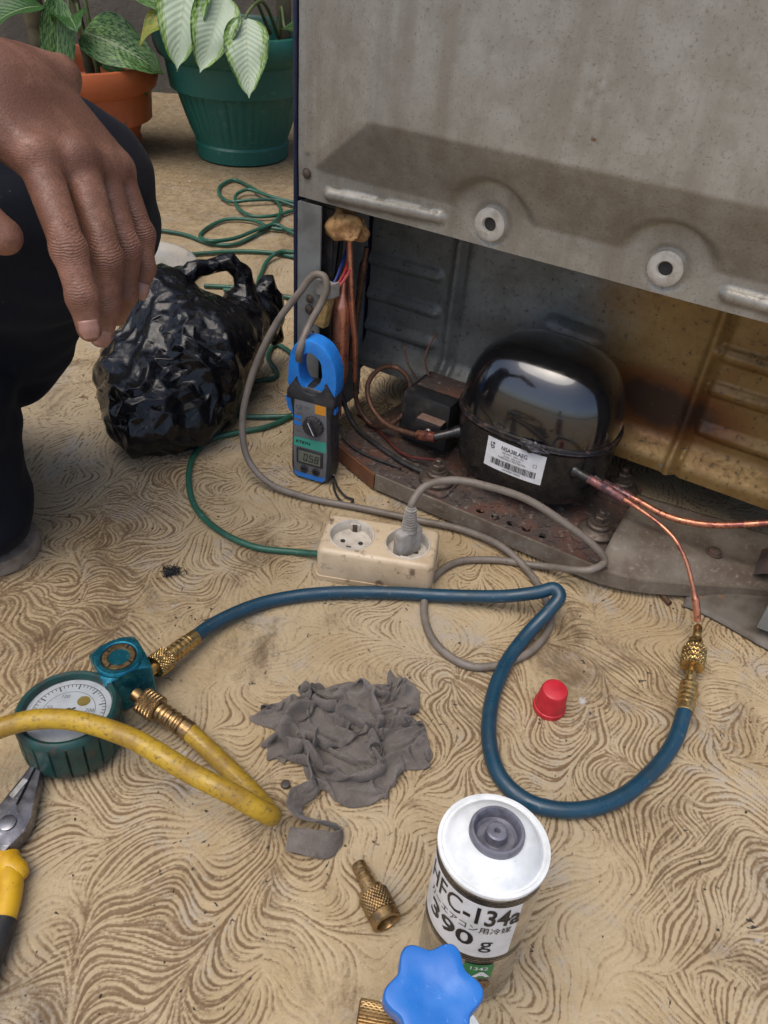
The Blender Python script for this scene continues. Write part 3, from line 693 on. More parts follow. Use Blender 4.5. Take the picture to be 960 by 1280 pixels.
# ------------------------------------------------- compressor, bolted to the rail: a part of the refrigerator
CX_, CY_, CA, CB, CN = .281, .076, .0895, .0675, 2.4
def ccont(th, s): c, q = math.cos(th), math.sin(th); return (CX_+CA*s*math.copysign(abs(c)**(2/CN), c), CY_+CB*s*math.copysign(abs(q)**(2/CN), q))
def cloft(layers, n=96, cap0=False, cap1=False):
    vs, fs = [], []
    for z, s in layers:
        for k in range(n): x, y = ccont(2*PI*k/n, s); vs.append((x, y, z))
    for i in range(len(layers)-1):
        for k in range(n): fs.append((i*n+k, i*n+(k+1) % n, (i+1)*n+(k+1) % n, (i+1)*n+k))
    if cap0: fs.append(tuple(range(n))[::-1])
    if cap1: fs.append(tuple((len(layers)-1)*n+k for k in range(n)))
    return vs, fs
SEAM = .118
comp = obj('compressor', cloft([(.034, .55), (.036, .72), (.041, .86), (.050, .945), (.064, .985), (.085, 1.0), (SEAM-.006, 1.0)], cap0=True), MT['black_enamel_low'], fr); comp['label'] = 'black domed compressor with white label plate'
dome = [(SEAM+.002, 1.0)]+[(SEAM+.002+.084*math.sin(f)**.95, max(.001, math.cos(f))**.58) for f in [PI/2*i/26 for i in range(1, 26)]]+[(SEAM+.0862, .0)]
obj('dome', cloft(dome), MT['black_enamel'], comp, ang=60)
obj('weld_seam', cloft([(SEAM-.005, 1.0), (SEAM-.0042, 1.022), (SEAM-.002, 1.034), (SEAM-.0005, 1.022), (SEAM+.0008, 1.034), (SEAM+.003, 1.024), (SEAM+.0036, 1.0)]), MT['seam_rust'], comp, ang=50)
def blobmesh(c, s, amp, fq, seed, n=18):
    def fn(u, v):
        th, ph = 2*PI*u, PI*(v-.5); d = V((math.cos(th)*math.cos(ph), math.sin(th)*math.cos(ph), math.sin(ph)))
        r = 1+amp*noise.noise(d*fq+V((seed, 0, 0))); return (c[0]+s[0]*d.x*r, c[1]+s[1]*d.y*r, c[2]+s[2]*d.z*r)
    return gridmesh(fn, 2*n, n)
fx, fy = ccont(-PI/2+.0, 1.03); obj('weld_start', blobmesh((.300, CY_-CB*1.03, SEAM-.001), (.015, .004, .006), .5, 3, 4), mat('weld_scale', (.09, .085, .09), .4, .6, c2=(.03, .025, .025), sc=200, bump=.5), comp)
def shell_at(a, z, off=.0004):
    q = min(.999, abs((a-CX_)/CA)); s = 1.0
    return (a, CY_-CB*s*(1-q**CN)**(1/CN)-off, z)
LC = (.283, .0905)
def lab(u, v, off): # label plane coordinates, slightly crooked
    return shell_at(LC[0]+u, LC[1]+v-.02*u, off)
out = rrect(.068, .037, .003, 5)
bm_l = flatfill(out); gl = rect(-.034, .034, -.0185, .0185, 24, 4)
np_ = obj('nameplate', remap(gl, lambda x, y, z: lab(x, y, .0005)), MT['label_white'], comp, ang=0)
def on_lab(g, dx, dy): return remap(g, lambda x, y, z: lab(x+dx, y+dy, .0009))
rg = random.Random(3); bars = []; x = -.026
while x < .026:
    wd = rg.choice([.0004, .0006, .0010]); bars.append(on_lab(rect(x, x+wd, -.0125, -.0045, 1, 2), 0, 0)); x += wd+rg.choice([.0004, .0006, .0009])
txt = [on_lab(remap(text_geo('N5A38LAEG', .0072, .012), lambda x, y, z: (x*.8, y, z)), -.001, .0105)]
for k, (s, yy) in enumerate((('220-240V~ 50Hz 1PH', .0056), ('R134a  LRA 4.2A', .0022), ('THERMALLY PROTECTED', -.0010))): txt.append(on_lab(text_geo(s, .0029), -.002, yy))
txt.append(on_lab(text_geo('A0185081704076', .003), .0, -.0150))
txt.append(on_lab(merge(rect(-.0030, -.0022, -.001, .004), remap(lathe([(.0012, 0), (.0022, 0)], 20, False, False), lambda x, y, z: (x, y-.0016, 0)), remap(lathe([(.0005, 0), (.0014, 0)], 20, False, False), lambda x, y, z: (x+.0008, y+.003, 0))), -.0265, .0095))
txt.append(on_lab(merge(rect(-.002, .002, .0006, .0010), rect(-.002, .002, -.0028, -.0024), rect(-.002, -.0016, -.0028, .001), rect(.0016, .002, -.0028, .001)), .024, .004))
obj('plate_lettering', merge(*txt), MT['ink'], np_, ang=0); obj('barcode', merge(*bars), MT['ink'], np_, ang=0)
# relay box on its left flank
rb = obj('relay_box', merge(box(.118, .182, .052, .118, .036, .100, .004), box(.112, .150, .060, .112, .030, .092, .003)), MT['black_plastic'], comp)
obj('relay_lid_dust', gridmesh(lambda u, v: (.124+.056*u, .074+.040*v, .1003+.002*abs(noise.noise(V((u*7, v*7, 1))))), 16, 12), MT['rust'], comp)
obj('relay_cover', merge(box(.146, .180, .035, .0518, .060, .080, .002)), MT['black_plastic'], comp); obj('cover_dust', gridmesh(lambda u, v: (.147+.032*u, .0365+.0145*v, .0803+.0006*abs(noise.noise(V((u*9, v*9, 5))))), 8, 5), mat('brown_dust', (.20, .125, .09), .95, 0, c2=(.13, .08, .055), sc=90), comp)
screw((.165, .0348, .069), .0034, mat('bright_screw', (.6, .6, .58), .3, .9), comp)
# feet, rubber bushings and bolts
for k, (bx, by) in enumerate(((.196, .008), (.386, .030), (.190, .125), (.382, .125))):
    fp = [(bx+x, by+y) for x, y in rrect(.046, .050, .008, 4)]
    obj('mounting_foot', slab(fp, .0228, .0262, [], .001), MT['rust'], comp, ang=30)
    b = merge(lathe([(.0165, .0264), (.0168, .030), (.0145, .0325), (.0105, .034), (.0105, .037), (.0092, .0385)], 24), xf(lathe([(.0080, .0387), (.0080, .0402), (.0058, .0404)], 24), Matrix.Identity(4)), lathe([(.0062, .0404), (.0062, .0455), (.0055, .0460)], 6), lathe([(.0032, .0460), (.0032, .0500), (.0022, .0508)], 14))
    obj('bolt', xf(b, Matrix.Translation((bx, by, -.0066)) @ Matrix.Diagonal((1.25, 1.25, 1.25, 1))), MT['bolt'], comp, ang=35)
# stub pipes
for nm, p0, p1 in (('stub_pipe', shell_at(.345, .094, -.004), (.3625, .0235, .0932)), ('stub_pipe', (.357, .050, .082), (.3745, .046, .0790)), ('stub_pipe', shell_at(.205, .083, -.006), (.178, .0200, .0735))):
    pth = [V(p0).lerp(V(p1), i/6) for i in range(7)]; obj(nm, merge(tube(pth, [.0078, .0078, .0058, .0056, .0055, .0055, .0055], 16)), MT['black_enamel_low'], comp)
# ------------------------------------------------- pipework
PIPE1 = [(.3610, .0245, .0932), (.3814, .0180, .0938), (.3999, .0110, .0945), (.4230, .0020, .0950), (.4457, -.0060, .0930), (.4656, -.0130, .0870), (.4820, -.0200, .0745), (.4960, -.0290, .0580), (.5080, -.0370, .0400), (.5150, -.0410, .0250)]
sp = spline(PIPE1, 10); N = len(sp)
obj('process_pipe', tube(sp[:24], lambda t: .0050-.0006*t+.0009*math.exp(-((t-.55)/.10)**2)+.0007*math.exp(-((t-.98)/.08)**2), 14), MT['copper_burnt'], fr)
obj('thin_pipe', tube(sp[22:N-6], lambda t: .0021+.0014*math.exp(-((t-.0)/.1)**2), 12), MT['copper'], fr)
obj('thin_pipe_end', tube(sp[N-16:], lambda t: .0036 if t > .1 else .0026, 12), MT['copper'], fr)
PIPE2 = [(.3739, .0465, .0790), (.3931, .0460, .0770), (.4160, .0460, .0740), (.4438, .0460, .0690), (.4687, .0480, .0700), (.4975, .0500, .0780), (.545, .060, .098), (.60, .075, .12)]
sp = spline(PIPE2, 10)
obj('suction_pipe', tube(sp[:17], lambda t: .0050-.0004*t+.0009*math.exp(-((t-.5)/.1)**2), 14), MT['copper_burnt'], fr); obj('suction_pipe', tube(sp[16:], .0036, 14), MT['copper'], fr)
obj('pipe_joint', tube([(.182, .0202, .0748), (.172, .0203, .0728), (.158, .0245, .0668)], [.0062, .0062, .0058], 16), MT['copper'], fr)
CAP = [(.160, .0240, .0675), (.1411, .0300, .0602), (.1018, .0400, .0547), (.0749, .0500, .0662), (.0637, .0600, .0860), (.0734, .0700, .1061), (.0977, .0700, .1154), (.1120, .0750, .1018), (.1184, .0700, .0785), (.1128, .0600, .0560), (.0940, .0550, .0384), (.0700, .0600, .0322), (.0503, .0600, .0525), (.0480, .0540, .0905)]
obj('discharge_pipe', tube(spline(CAP, 8), .0031, 12), MT['copper_old'], fr)
obj('riser_pipe', tube(spline([(.0480, .0540, .088), (.0530, .0420, .1435), (.0525, .0340, .1826), (.0500, .0300, .2296), (.0470, .0280, .272)], 6), .0036, 12), MT['copper_new'], fr)
obj('filter_drier', tube([(.0400, .034, .235), (.0395, .032, .212), (.0392, .031, .203), (.0390, .030, .196), (.0388, .030, .190), (.0375, .034, .105), (.0370, .035, .096), (.0360, .036, .080), (.0350, .040, .040)], [.0036, .0038, .0060, .0088, .0108, .0108, .0090, .0045, .0038], 20), MT['copper_new'], fr, ang=60)
obj('charging_pipe', tube(spline([(.0385, .080, .245), (.0345, .080, .2146), (.0320, .080, .1848), (.0300, .078, .150), (.026, .075, .10)], 6), [.0030]*4+[.0048]*6+[.0040]*15, 12), MT['copper_old'], fr)
obj('heater_wire', tube(spline([(.012, .07, .28), (.016, .055, .22), (.012, .045, .16), (.02, .05, .10), (.05, .05, .03), (.10, .03, .026), (.17, .012, .028), (.21, .02, .031)], 8), .0032, 10), MT['dark'], fr)
for k, pts in enumerate(([(.045, .07, .03), (.09, .055, .027), (.14, .03, .028), (.185, .028, .040)], [(.02, .05, .05), (.05, .02, .034), (.085, .006, .026), (.15, .004, .027)])):
    obj('loose_wire', tube(spline(pts, 8), .0018, 8), mat('red_wire', (.10, .02, .015), .5) if k == 0 else MT['dark'], fr)
for k, pts in enumerate(([(.093, .09, .135), (.105, .085, .115), (.125, .09, .090)], [(.12, .12, .150), (.118, .10, .125), (.128, .095, .105)])): obj('thin_wire', tube(spline(pts, 6), .0013, 8), MT['copper_old'], fr)
obj('foam_plug', blobmesh((.0440, .026, .2835), (.0235, .017, .0175), .42, 1.6, 9, 22), MT['foam'], fr)
obj('floor_rubble', blobmesh((.075, .115, .036), (.035, .028, .016), .6, 2.2, 2, 16), MT['brass_dull'], fr) if False else None
tb = xf(merge(box(-.0065, .0065, -.006, .006, 0, .042, .0015), box(-.0058, .0058, -.0066, .0054, .028, .0425, .001)), frame((.0330, .000, .1765), (.0065, .003, .041)))
obj('taped_joint', tb, MT['tape'], fr)
for k, (c, dx) in enumerate(((.0, -.002), (1, .0015), (2, .004))):
    m_ = [mat('wire_blue', (.02, .04, .22), .4), mat('wire_red', (.35, .02, .02), .4), mat('wire_pink', (.40, .06, .07), .4)][k]
    obj('lead_wire', tube(spline([(.0395+dx, .0035, .216), (.0435+dx*1.4, .012, .225), (.043+dx*2, .025, .236), (.036+dx, .045, .25)], 6), .0016, 8), m_, fr)
obj('cable_clip', xf(merge(box(-.010, .010, -.003, .006, -.0085, .0085, .0015), box(.0085, .012, -.001, .012, -.008, .008, .001)), frame((.040, -.0065, .2235), (0, 0, 1), (1, -.2, 0))), MT['plug_grey'], fr)
# ---------------------------------------------------------------- things on the floor
def knurl(r, z0, z1, n=22, rows=18, amp=.0006, ends=.0006):
    """diamond-knurled collar as (verts, faces)"""
    na = n*6; vs, fs = [], []; kz = 2*PI/((z1-z0)/max(3, round((z1-z0)/(2*PI*r/n))))
    R = [(z0, r-ends-amp)]+[(z0+(z1-z0)*(i+.5)/rows, None) for i in range(rows)]+[(z1, r-ends-amp)]
    for z, rr in R:
        for k in range(na):
            a = 2*PI*k/na
            q = rr if rr else r+amp*(min(abs(math.sin(n*a/2+kz*z/2)), abs(math.sin(n*a/2-kz*z/2)))*2-1)
            vs.append((q*math.cos(a), q*math.sin(a), z))
    m = len(R)
    for i in range(m-1):
        for k in range(na): fs.append((i*na+k, i*na+(k+1) % na, (i+1)*na+(k+1) % na, (i+1)*na+k))
    fs += [tuple(range(na))[::-1], tuple((m-1)*na+k for k in range(na))]
    return vs, fs

# socket box ------------------------------------------------------
so = empty('socket_box', (-.0025, .598, 0), -.125); tag(so, 'dirty cream two-gang extension socket box with a plug in one side', 'socket')
SW, SD, SH = .122, .062, .041
def rr_layers(layers, n=6):
    vs, fs = [], []; m = None
    for z, ins, r in layers:
        l = rrect(SW-2*ins, SD-2*ins, r, n); m = len(l); vs += [(x, y, z) for x, y in l]
    for i in range(len(layers)-1):
        for k in range(m): fs.append((i*m+k, i*m+(k+1) % m, (i+1)*m+(k+1) % m, (i+1)*m+k))
    fs.append(tuple(range(m))[::-1]); return vs, fs
lay = [(0, -.001, .007), (.006, -.001, .007), (.0062, 0, .007), (SH-.005, .0005, .007), (SH-.002, .0016, .007), (SH-.0005, .0035, .006), (SH, .0055, .005)]
WELL = [(-.0295, 0), (.0295, 0)]
top = flatfill(rrect(SW-.011, SD-.011, .005, 6), [circle(.0222, 40, *c) for c in WELL], SH)
obj('housing', merge(rr_layers(lay), top), MT['socket'], so, ang=45)
for c in WELL:
    T = Matrix.Translation((c[0], c[1], 0))
    wv = lathe([(.0222, SH), (.0215, SH-.0012), (.0210, SH-.0105), (.0, SH-.0105)], 40, False, False)
    rim = lathe([(.0221, SH+.0001), (.0226, SH+.0010), (.0236, SH+.0010), (.0241, SH+.0001)], 40, False, False)
    key = merge(box(-.005, .005, .0175, .0205, SH-.0104, SH-.0015, .0006), box(-.005, .005, -.0205, -.0175, SH-.0104, SH-.0015, .0006))
    wl_ = obj('socket_well', xf(merge(wv, rim, key), T), MT['socket_in'], so, ang=45)
    for sx in (-1, 1): obj('contact_hole', xf(lathe([(0, SH-.0101), (.0027, SH-.0101)], 16, False, False), Matrix.Translation((c[0]+sx*.0095, c[1], 0))), MT['dark'], wl_)
    for sy in (-1, 1): obj('earth_clip', xf(box(-.0025, .0025, -.0008, .0008, SH-.010, SH-.001), Matrix.Translation((c[0], sy*.0170, 0))), MT['bolt'], wl_)
# mains lead of the refrigerator with its plug -----------------------
cd = empty('power_cord', (.0254, .5931, .03)); tag(cd, 'grey mains cord with plug looping from socket box up through the meter', 'power cord')
def P0(pts, o): return [V(p)-V(o) for p in pts]
CO = (.0254, .5931, .03)
cord = [(.0268, .5966, .085), (.0272, .5985, .092), (.0389, .6112, .1040), (.0669, .6211, .107), (.1033, .6186, .104), (.1454, .6163, .0920), (.1880, .6080, .0700), (.2190, .6012, .0500), (.2335, .5965, .0335), (.2175, .5848, .0310), (.2005, .5890, .0250), (.1842, .6060, .0110), (.1601, .6144, .0046), (.1255, .6184, .0042), (.0816, .6102, .0042), (.0555, .5807, .0042), (.0472, .5344, .0042), (.0591, .4937, .0042), (.0892, .4700, .0042), (.1237, .4750, .0042), (.1567, .4995, .0042), (.1751, .5356, .0042), (.1675, .5858, .0042), (.1353, .6323, .0090), (.0918, .6616, .0062), (.0370, .6743, .0062), (-.0282, .6897, .0050), (-.0949, .7030, .0050), (-.1401, .7190, .0100), (-.1654, .7359, .0302), (-.1727, .7529, .0674), (-.1617, .7718, .1215), (-.1344, .7876, .1804), (-.1075, .7914, .2183), (-.0916, .7902, .2391), (-.0810, .7867, .2395), (-.0779, .7824, .2290), (-.0828, .7798, .2134), (-.0922, .7707, .1967), (-.0990, .7560, .1841), (-.1030, .7480, .1720), (-.1060, .7600, .150), (-.1060, .785, .12)]
obj('cable', tube(P0(spline(cord, 8), CO), .0040, 12), MT['cord_grey'], cd, ang=60)
ps = so.matrix_basis @ V((.0295, 0, SH-.0100)) if False else V((.0268, .5945, SH-.010))
pl = merge(xf(slab(rrect(.030, .014, .005, 5), .0, .030, [], .003), Matrix.Translation((0, 0, 0))), )
tilt = frame((.0265, .5945, .0310), (.004, .03, 1), (.8, .6, 0))
plugb = obj('plug_body', xf(pl, Matrix.Translation(-V(CO)) @ tilt), MT['plug_grey'], cd, ang=45)
rib = []
for k in range(9): z = .030+k*.0030; r = .0082-.0003*k; rib += [(r, z), (r, z+.0017), (r-.0016, z+.0019), (r-.0016, z+.0029)]
obj('strain_relief', xf(lathe([(.0088, .0285)]+rib+[(.0042, .058)], 20), Matrix.Translation(-V(CO)) @ tilt), MT['plug_grey'], cd, ang=30)
for s in (-1, 1): obj('plug_fin', xf(box(s*.0025-.0008, s*.0025+.0008, -.0080, -.0066, .002, .026, .0003), Matrix.Translation(-V(CO)) @ tilt), MT['plug_grey'], plugb)

# green extension lead ----------------------------------------------
GREEN = [
 [(-.0575, .6000, .0120), (-.0919, .6090, .0040), (-.1358, .6121, .0040), (-.1795, .6338, .0040), (-.2145, .6702, .0040), (-.2348, .7204, .0040), (-.2403, .7686, .0040), (-.2283, .8048, .0040), (-.1937, .8273, .0040), (-.1600, .8446, .0040), (-.1283, .8836, .0040), (-.115, .95, .004), (-.14, 1.02, .004), (-.1833, 1.0674, .004), (-.19, 1.03, .004), (-.1689, .9725, .004), (-.2179, .9480, .004), (-.26, .92, .004)],
 [(-.2343, .8719, .0040), (-.2006, .8644, .0040), (-.1584, .8679, .0040), (-.1168, .8791, .0040), (-.08, .91, .004), (-.06, 1.0, .004)],
 [(-.60, 1.52, .005), (-.4840, 1.4950, .0050), (-.4255, 1.4805, .0050), (-.3680, 1.4456, .0050), (-.3251, 1.4454, .0050), (-.2951, 1.4925, .0050), (-.2728, 1.5491, .0050), (-.2586, 1.6175, .0080), (-.2767, 1.6934, .0080), (-.3099, 1.7274, .0100), (-.3480, 1.7453, .0120), (-.3671, 1.7152, .0100), (-.3491, 1.6380, .0080), (-.3133, 1.5970, .0080), (-.2733, 1.6050, .0080), (-.2278, 1.6619, .0050), (-.15, 1.70, .005)],
 [(-.15, 1.69, .005), (-.2304, 1.6814, .0050), (-.2790, 1.6971, .0100), (-.3278, 1.6807, .0120), (-.3729, 1.6733, .0080), (-.4046, 1.7176, .0050), (-.4159, 1.7809, .0050), (-.3958, 1.8255, .0050), (-.3565, 1.7906, .0060), (-.3090, 1.7223, .0120), (-.2319, 1.6934, .0080), (-.15, 1.68, .005)],
 [(-.14, 1.56, .005), (-.2123, 1.5430, .0050), (-.2629, 1.5382, .0080), (-.3093, 1.5744, .0080), (-.3585, 1.5750, .0060), (-.3867, 1.5314, .0050), (-.3937, 1.4781, .0050), (-.3662, 1.4394, .0120), (-.3280, 1.4615, .0100), (-.2832, 1.5172, .0130), (-.2557, 1.5446, .0130), (-.2086, 1.5148, .0060), (-.14, 1.50, .005)],
 [(-.3949, 1.3853, .0050), (-.3580, 1.3997, .0050), (-.3045, 1.4173, .0050), (-.2446, 1.4203, .0050), (-.1944, 1.4061, .0050), (-.12, 1.40, .005)],
 [(-.12, 1.43, .005), (-.1956, 1.4164, .0100), (-.2279, 1.4106, .0120), (-.2457, 1.3805, .0070), (-.2491, 1.3123, .0050), (-.2531, 1.2542, .0050), (-.2884, 1.2582, .0050), (-.3364, 1.2567, .0050)],
 [(-.30, 1.245, .005), (-.2744, 1.2462, .0050), (-.2180, 1.2402, .0050), (-.1729, 1.2315, .0050), (-.12, 1.22, .005)]]
gobj = obj('extension_cord', merge(*[tube(spline(p, 7), .0036, 10) for p in GREEN]), MT['cord_green'], None, ang=60)
tag(gobj, 'thin dark green extension cord lying in loose loops behind the bag', 'cord')

# clamp meter ---------------------------------------------------------
UP = Matrix(((1, 0, 0, 0), (0, 0, -1, 0), (0, 1, 0, 0), (0, 0, 0, 1)))      # slab drawn upright, extrusion towards -y (front)
def upr(g): return xf(g, UP)
mt = empty('clamp_meter', (-.088, .752, 0), -.33); tag(mt, 'blue and black clamp meter standing against the refrigerator post', 'clamp meter')
mt.rotation_euler = (-.03, .0, -.33); mt.scale = (.86, .86, .86)
body = [(-.022, .001), (.022, .001), (.028, .006), (.0295, .05), (.028, .10), (.031, .125), (.033, .142), (-.033, .142), (-.031, .125), (-.028, .10), (-.0295, .05), (-.028, .006)]
body = [tuple(p)[:2] for p in spline([V((x, y, 0)) for x, y in body+body[:1]], 4)[:-1]]
obj('case', upr(slab(body, -.015, .014, [], .004)), MT['meter_dark'], mt, ang=50)
face = [(p[0]*.86, .004+p[1]*.955) for p in body if p[1] < .126]
fo = [(-.019, .0035), (.019, .0035), (.024, .008), (.0255, .05), (.024, .10), (.023, .128), (-.023, .128), (-.024, .10), (-.0255, .05), (-.024, .008)]
fc = obj('face_plate', upr(slab(fo, .0141, .0162, [], .0008)), MT['meter_face'], mt, ang=40)
def on_face(g, z=.0166): return upr(remap(g, lambda x, y, zz: (x, y, z)))
obj('blue_trim', on_face(flatfill([(-.0185, .0042), (.0185, .0042), (.0232, .0085), (.0238, .016), (.0205, .0120), (-.0205, .0120), (-.0238, .016), (-.0232, .0085)])), MT['meter_blue'], fc, ang=0)
obj('teal_band', on_face(flatfill([(-.0247, .055), (.0247, .055), (.0240, .072), (-.0240, .069)])), MT['meter_teal'], fc, ang=0)
obj('lcd_frame', upr(slab(rrect(.040, .0255, .002, 4, 0, .0405), .0165, .0176, [], .0006)), MT['meter_dark'], mt)
lc = obj('lcd_screen', upr(remap(rect(-.0165, .0165, .0310, .0500), lambda x, y, z: (x, y, .0180))), MT['lcd'], mt, ang=0)
SEGS = {'0': 'abcdef', '5': 'afgcd', '8': 'abcdefg'}
def digit(ch, x, y, w=.0058, h=.0115, t=.0013):
    q = {'a': (x, x+w, y+h-t, y+h), 'd': (x, x+w, y, y+t), 'g': (x, x+w, y+h/2-t/2, y+h/2+t/2), 'f': (x, x+t, y+h/2+t*.4, y+h-t*.6), 'b': (x+w-t, x+w, y+h/2+t*.4, y+h-t*.6), 'e': (x, x+t, y+t*.6, y+h/2-t*.4), 'c': (x+w-t, x+w, y+t*.6, y+h/2-t*.4)}
    return [remap(rect(*q[s]), lambda a, b, c: (a+(b-.0405)*.10, b, .0183)) for s in SEGS[ch]]
obj('lcd_digits', upr(merge(*(digit('0', -.0085, .0345)+digit('5', .0000, .0345)+digit('8', .0080, .0345)+[remap(rect(-.0017, -.0005, .0345, .0358), lambda a, b, c: (a, b, .0183))]))), MT['ink'], lc, ang=0)
obj('model_mark', on_face(remap(text_geo('KT87N', .0065, .02), lambda x, y, z: (x*1.1-.010, y+.0625, z)), .0170), MT['ink'], fc, ang=0)
for mk, hh_, q in (('CE', .0085, (-.016, .1165)), ('600V', .0042, (-.004, .1185)), ('400A~', .0040, (-.014, .1075)), ('COM', .0034, (-.010, .0255)), ('OFF', .0036, (-.017, .079))):
    obj('panel_mark', on_face(remap(text_geo(mk, hh_), lambda x, y, z: (x+q[0], y+q[1], z))), MT['ink_soft'], fc, ang=0)
obj('orange_patch', on_face(rect(.0070, .0225, .1130, .1270)), MT['orange_ink'], fc, ang=0)
obj('blue_patch', on_face(merge(rect(-.0235, -.0125, .0985, .1040), rect(-.0238, -.0125, .0885, .0950))), MT['meter_blue'], fc, ang=0)
dl = [(.0142*(1+.035*math.cos(18*a))*math.cos(a)+.006, .0142*(1+.035*math.cos(18*a))*math.sin(a)+.094) for a in [2*PI*k/144 for k in range(144)]]
dial = obj('dial', upr(slab(dl, .0163, .0235, [], .0012)), MT['meter_dark'], mt, ang=40)
obj('dial_grip', upr(xf(slab(rrect(.005, .024, .002, 4), 0, .0035, [], .001), Matrix.Translation((.006, .094, .0236)) @ Matrix.Rotation(.45, 4, 'Z'))), MT['meter_dark'], mt, ang=40)
obj('dial_pointer', upr(xf(rect(-.0006, .0006, -.010, .010), Matrix.Translation((.006, .094, .0273)) @ Matrix.Rotation(.45, 4, 'Z'))), MT['label_white'], dial, ang=0)
for sx in (-.0085, .0095):
    jk = obj('jack', upr(xf(merge(lathe([(.0060, 0), (.0060, .0014), (.0048, .0022), (.0030, .0022), (.0030, .0003), (.0012, .0003), (.0012, .0018), (0, .0018)], 24, False, False)), Matrix.Translation((sx, .0190, .0163)))), MT['dark'], mt)
# jaw
oo = [tuple(p)[:2] for p in spline([V((x, y, 0)) for x, y in [(.033, .140), (.0345, .160), (.031, .186), (.018, .206), (-.002, .213), (-.020, .207), (-.031, .190), (-.0345, .165), (-.033, .140), (0, .132), (.033, .140)]], 6)[:-1]]
hole = [tuple(p)[:2] for p in spline([V((x, y, 0)) for x, y in [(.0150, .168), (.011, .188), (-.003, .1965), (-.015, .188), (-.0185, .168), (-.012, .150), (-.002, .146), (.009, .151), (.0150, .168)]], 6)[:-1]]
obj('jaw', upr(slab(oo, -.011, .012, [hole], .003)), MT['meter_blue'], mt, ang=40)
col_ = [(-.0340, .126), (.0335, .126), (.0340, .139)]+[(.0345*.62*math.cos(a), .164+.0250*math.sin(a)) for a in [-PI*(.06+.88*k/18) for k in range(19)]]+[(-.0340, .139)]
obj('jaw_collar', upr(slab(col_, -.013, .0165, [], .002)), MT['meter_dark'], mt, ang=40)
obj('trigger', upr(slab([(-.030, .098), (-.030, .132), (-.034, .142), (-.041, .120), (-.038, .104)], -.007, .007, [], .0015)), MT['meter_blue'], mt)
obj('hold_button', box(.0285, .0325, -.007, .003, .112, .121, .001), MT['meter_blue'], mt)
obj('wrist_strap', tube(spline([(.020, .012, .010), (.030, .0, .006), (.045, -.018, .004), (.062, -.030, .003), (.073, -.032, .003), (.072, -.043, .003), (.060, -.042, .003), (.045, -.028, .003), (.032, -.008, .004)], 8), .0016, 8), MT['dark'], mt)
obj('strap_ring', xf(lathe([(.0045, -.001), (.0060, -.001), (.0060, .001), (.0045, .001), (.0045, -.001)], 24, False, False), frame((.029, -.004, .007), (.6, -.6, .3))), MT['tin'], mt)

# pressure gauge and manifold block ------------------------------------
ga = empty('pressure_gauge', (-.244, .362, 0)); tag(ga, 'round pressure gauge in a dark green rubber boot with blue sight-glass block', 'gauge')
GT = Matrix.Rotation(math.radians(-5), 4, 'X')
prof = [(.0380, .001), (.0400, .004), (.0408, .012), (.0408, .030), (.0412, .0325), (.0412, .038), (.0400, .0415), (.0378, .0432), (.0352, .0425), (.0340, .0400), (.0338, .0330)]
na = 240; vs, fs = [], []
for r, z in prof:
    for k in range(na):
        a = 2*PI*k/na; ph = (a*20/(2*PI)) % 1; sl = (1-sstep(.0, .09, min(ph, 1-ph)))*(1 if .003 < z < .034 and r > .039 else 0)
        vs.append(((r-.0018*sl)*math.cos(a), (r-.0018*sl)*math.sin(a), z))
for i in range(len(prof)-1):
    for k in range(na): fs.append((i*na+k, i*na+(k+1) % na, (i+1)*na+(k+1) % na, (i+1)*na+k))
fs.append(tuple(range(na))[::-1])
GT = Matrix.Translation((0, 0, .0035)) @ GT
obj('rubber_boot', xf((vs, fs), GT), MT['teal_rubber'], ga, ang=40)
df = obj('dial_face', xf(lathe([(0, .0350), (.0339, .0350)], 64, False, False), GT), MT['dial'], ga)
ticks = []
for k in range(41):
    a = math.radians(225-270*k/40); r0 = .0235 if k % 5 == 0 else .0258; wd = .00035 if k % 5 else .0006
    ticks.append(xf(rect(r0, .0285, -wd, wd), GT @ Matrix.Translation((0, 0, .0352)) @ Matrix.Rotation(a, 4, 'Z')))
ticks.append(xf(lathe([(.0284, .0352), (.0290, .0352)], 60, False, False, math.radians(-45), math.radians(225)), GT)); ticks.append(xf(lathe([(.0205, .0352), (.0209, .0352)], 60, False, False, math.radians(-45), math.radians(225)), GT))
for k, s in enumerate(('0', '50', '100', '150', '200', '250')):
    a = math.radians(225-270*k/5); ticks.append(xf(text_geo(s, .0048), GT @ Matrix.Translation((.0165*math.cos(a), .0165*math.sin(a), .0352))))
obj('dial_marks', merge(*ticks), MT['ink_soft'], df, ang=0)
obj('dial_spot', xf(lathe([(0, .0354), (.0052, .0354)], 28, False, False), GT @ Matrix.Translation((.0085, .0115, 0))), mat('gold_spot', (.32, .24, .06), .4, .3), df, ang=0)
obj('needle', xf(merge(rect(-.006, .022, -.0007, .0007), remap(lathe([(0, 0), (.0026, 0)], 20, False, False), lambda x, y, z: (x, y, .0003))), GT @ Matrix.Translation((0, 0, .0362)) @ Matrix.Rotation(math.radians(218), 4, 'Z')), MT['ink'], df, ang=0)
obj('lens', xf(lathe([(.0339, .0385), (.0300, .0396), (.018, .0404), (0, .0407)], 64, False, False), GT), MT['glass'], ga)
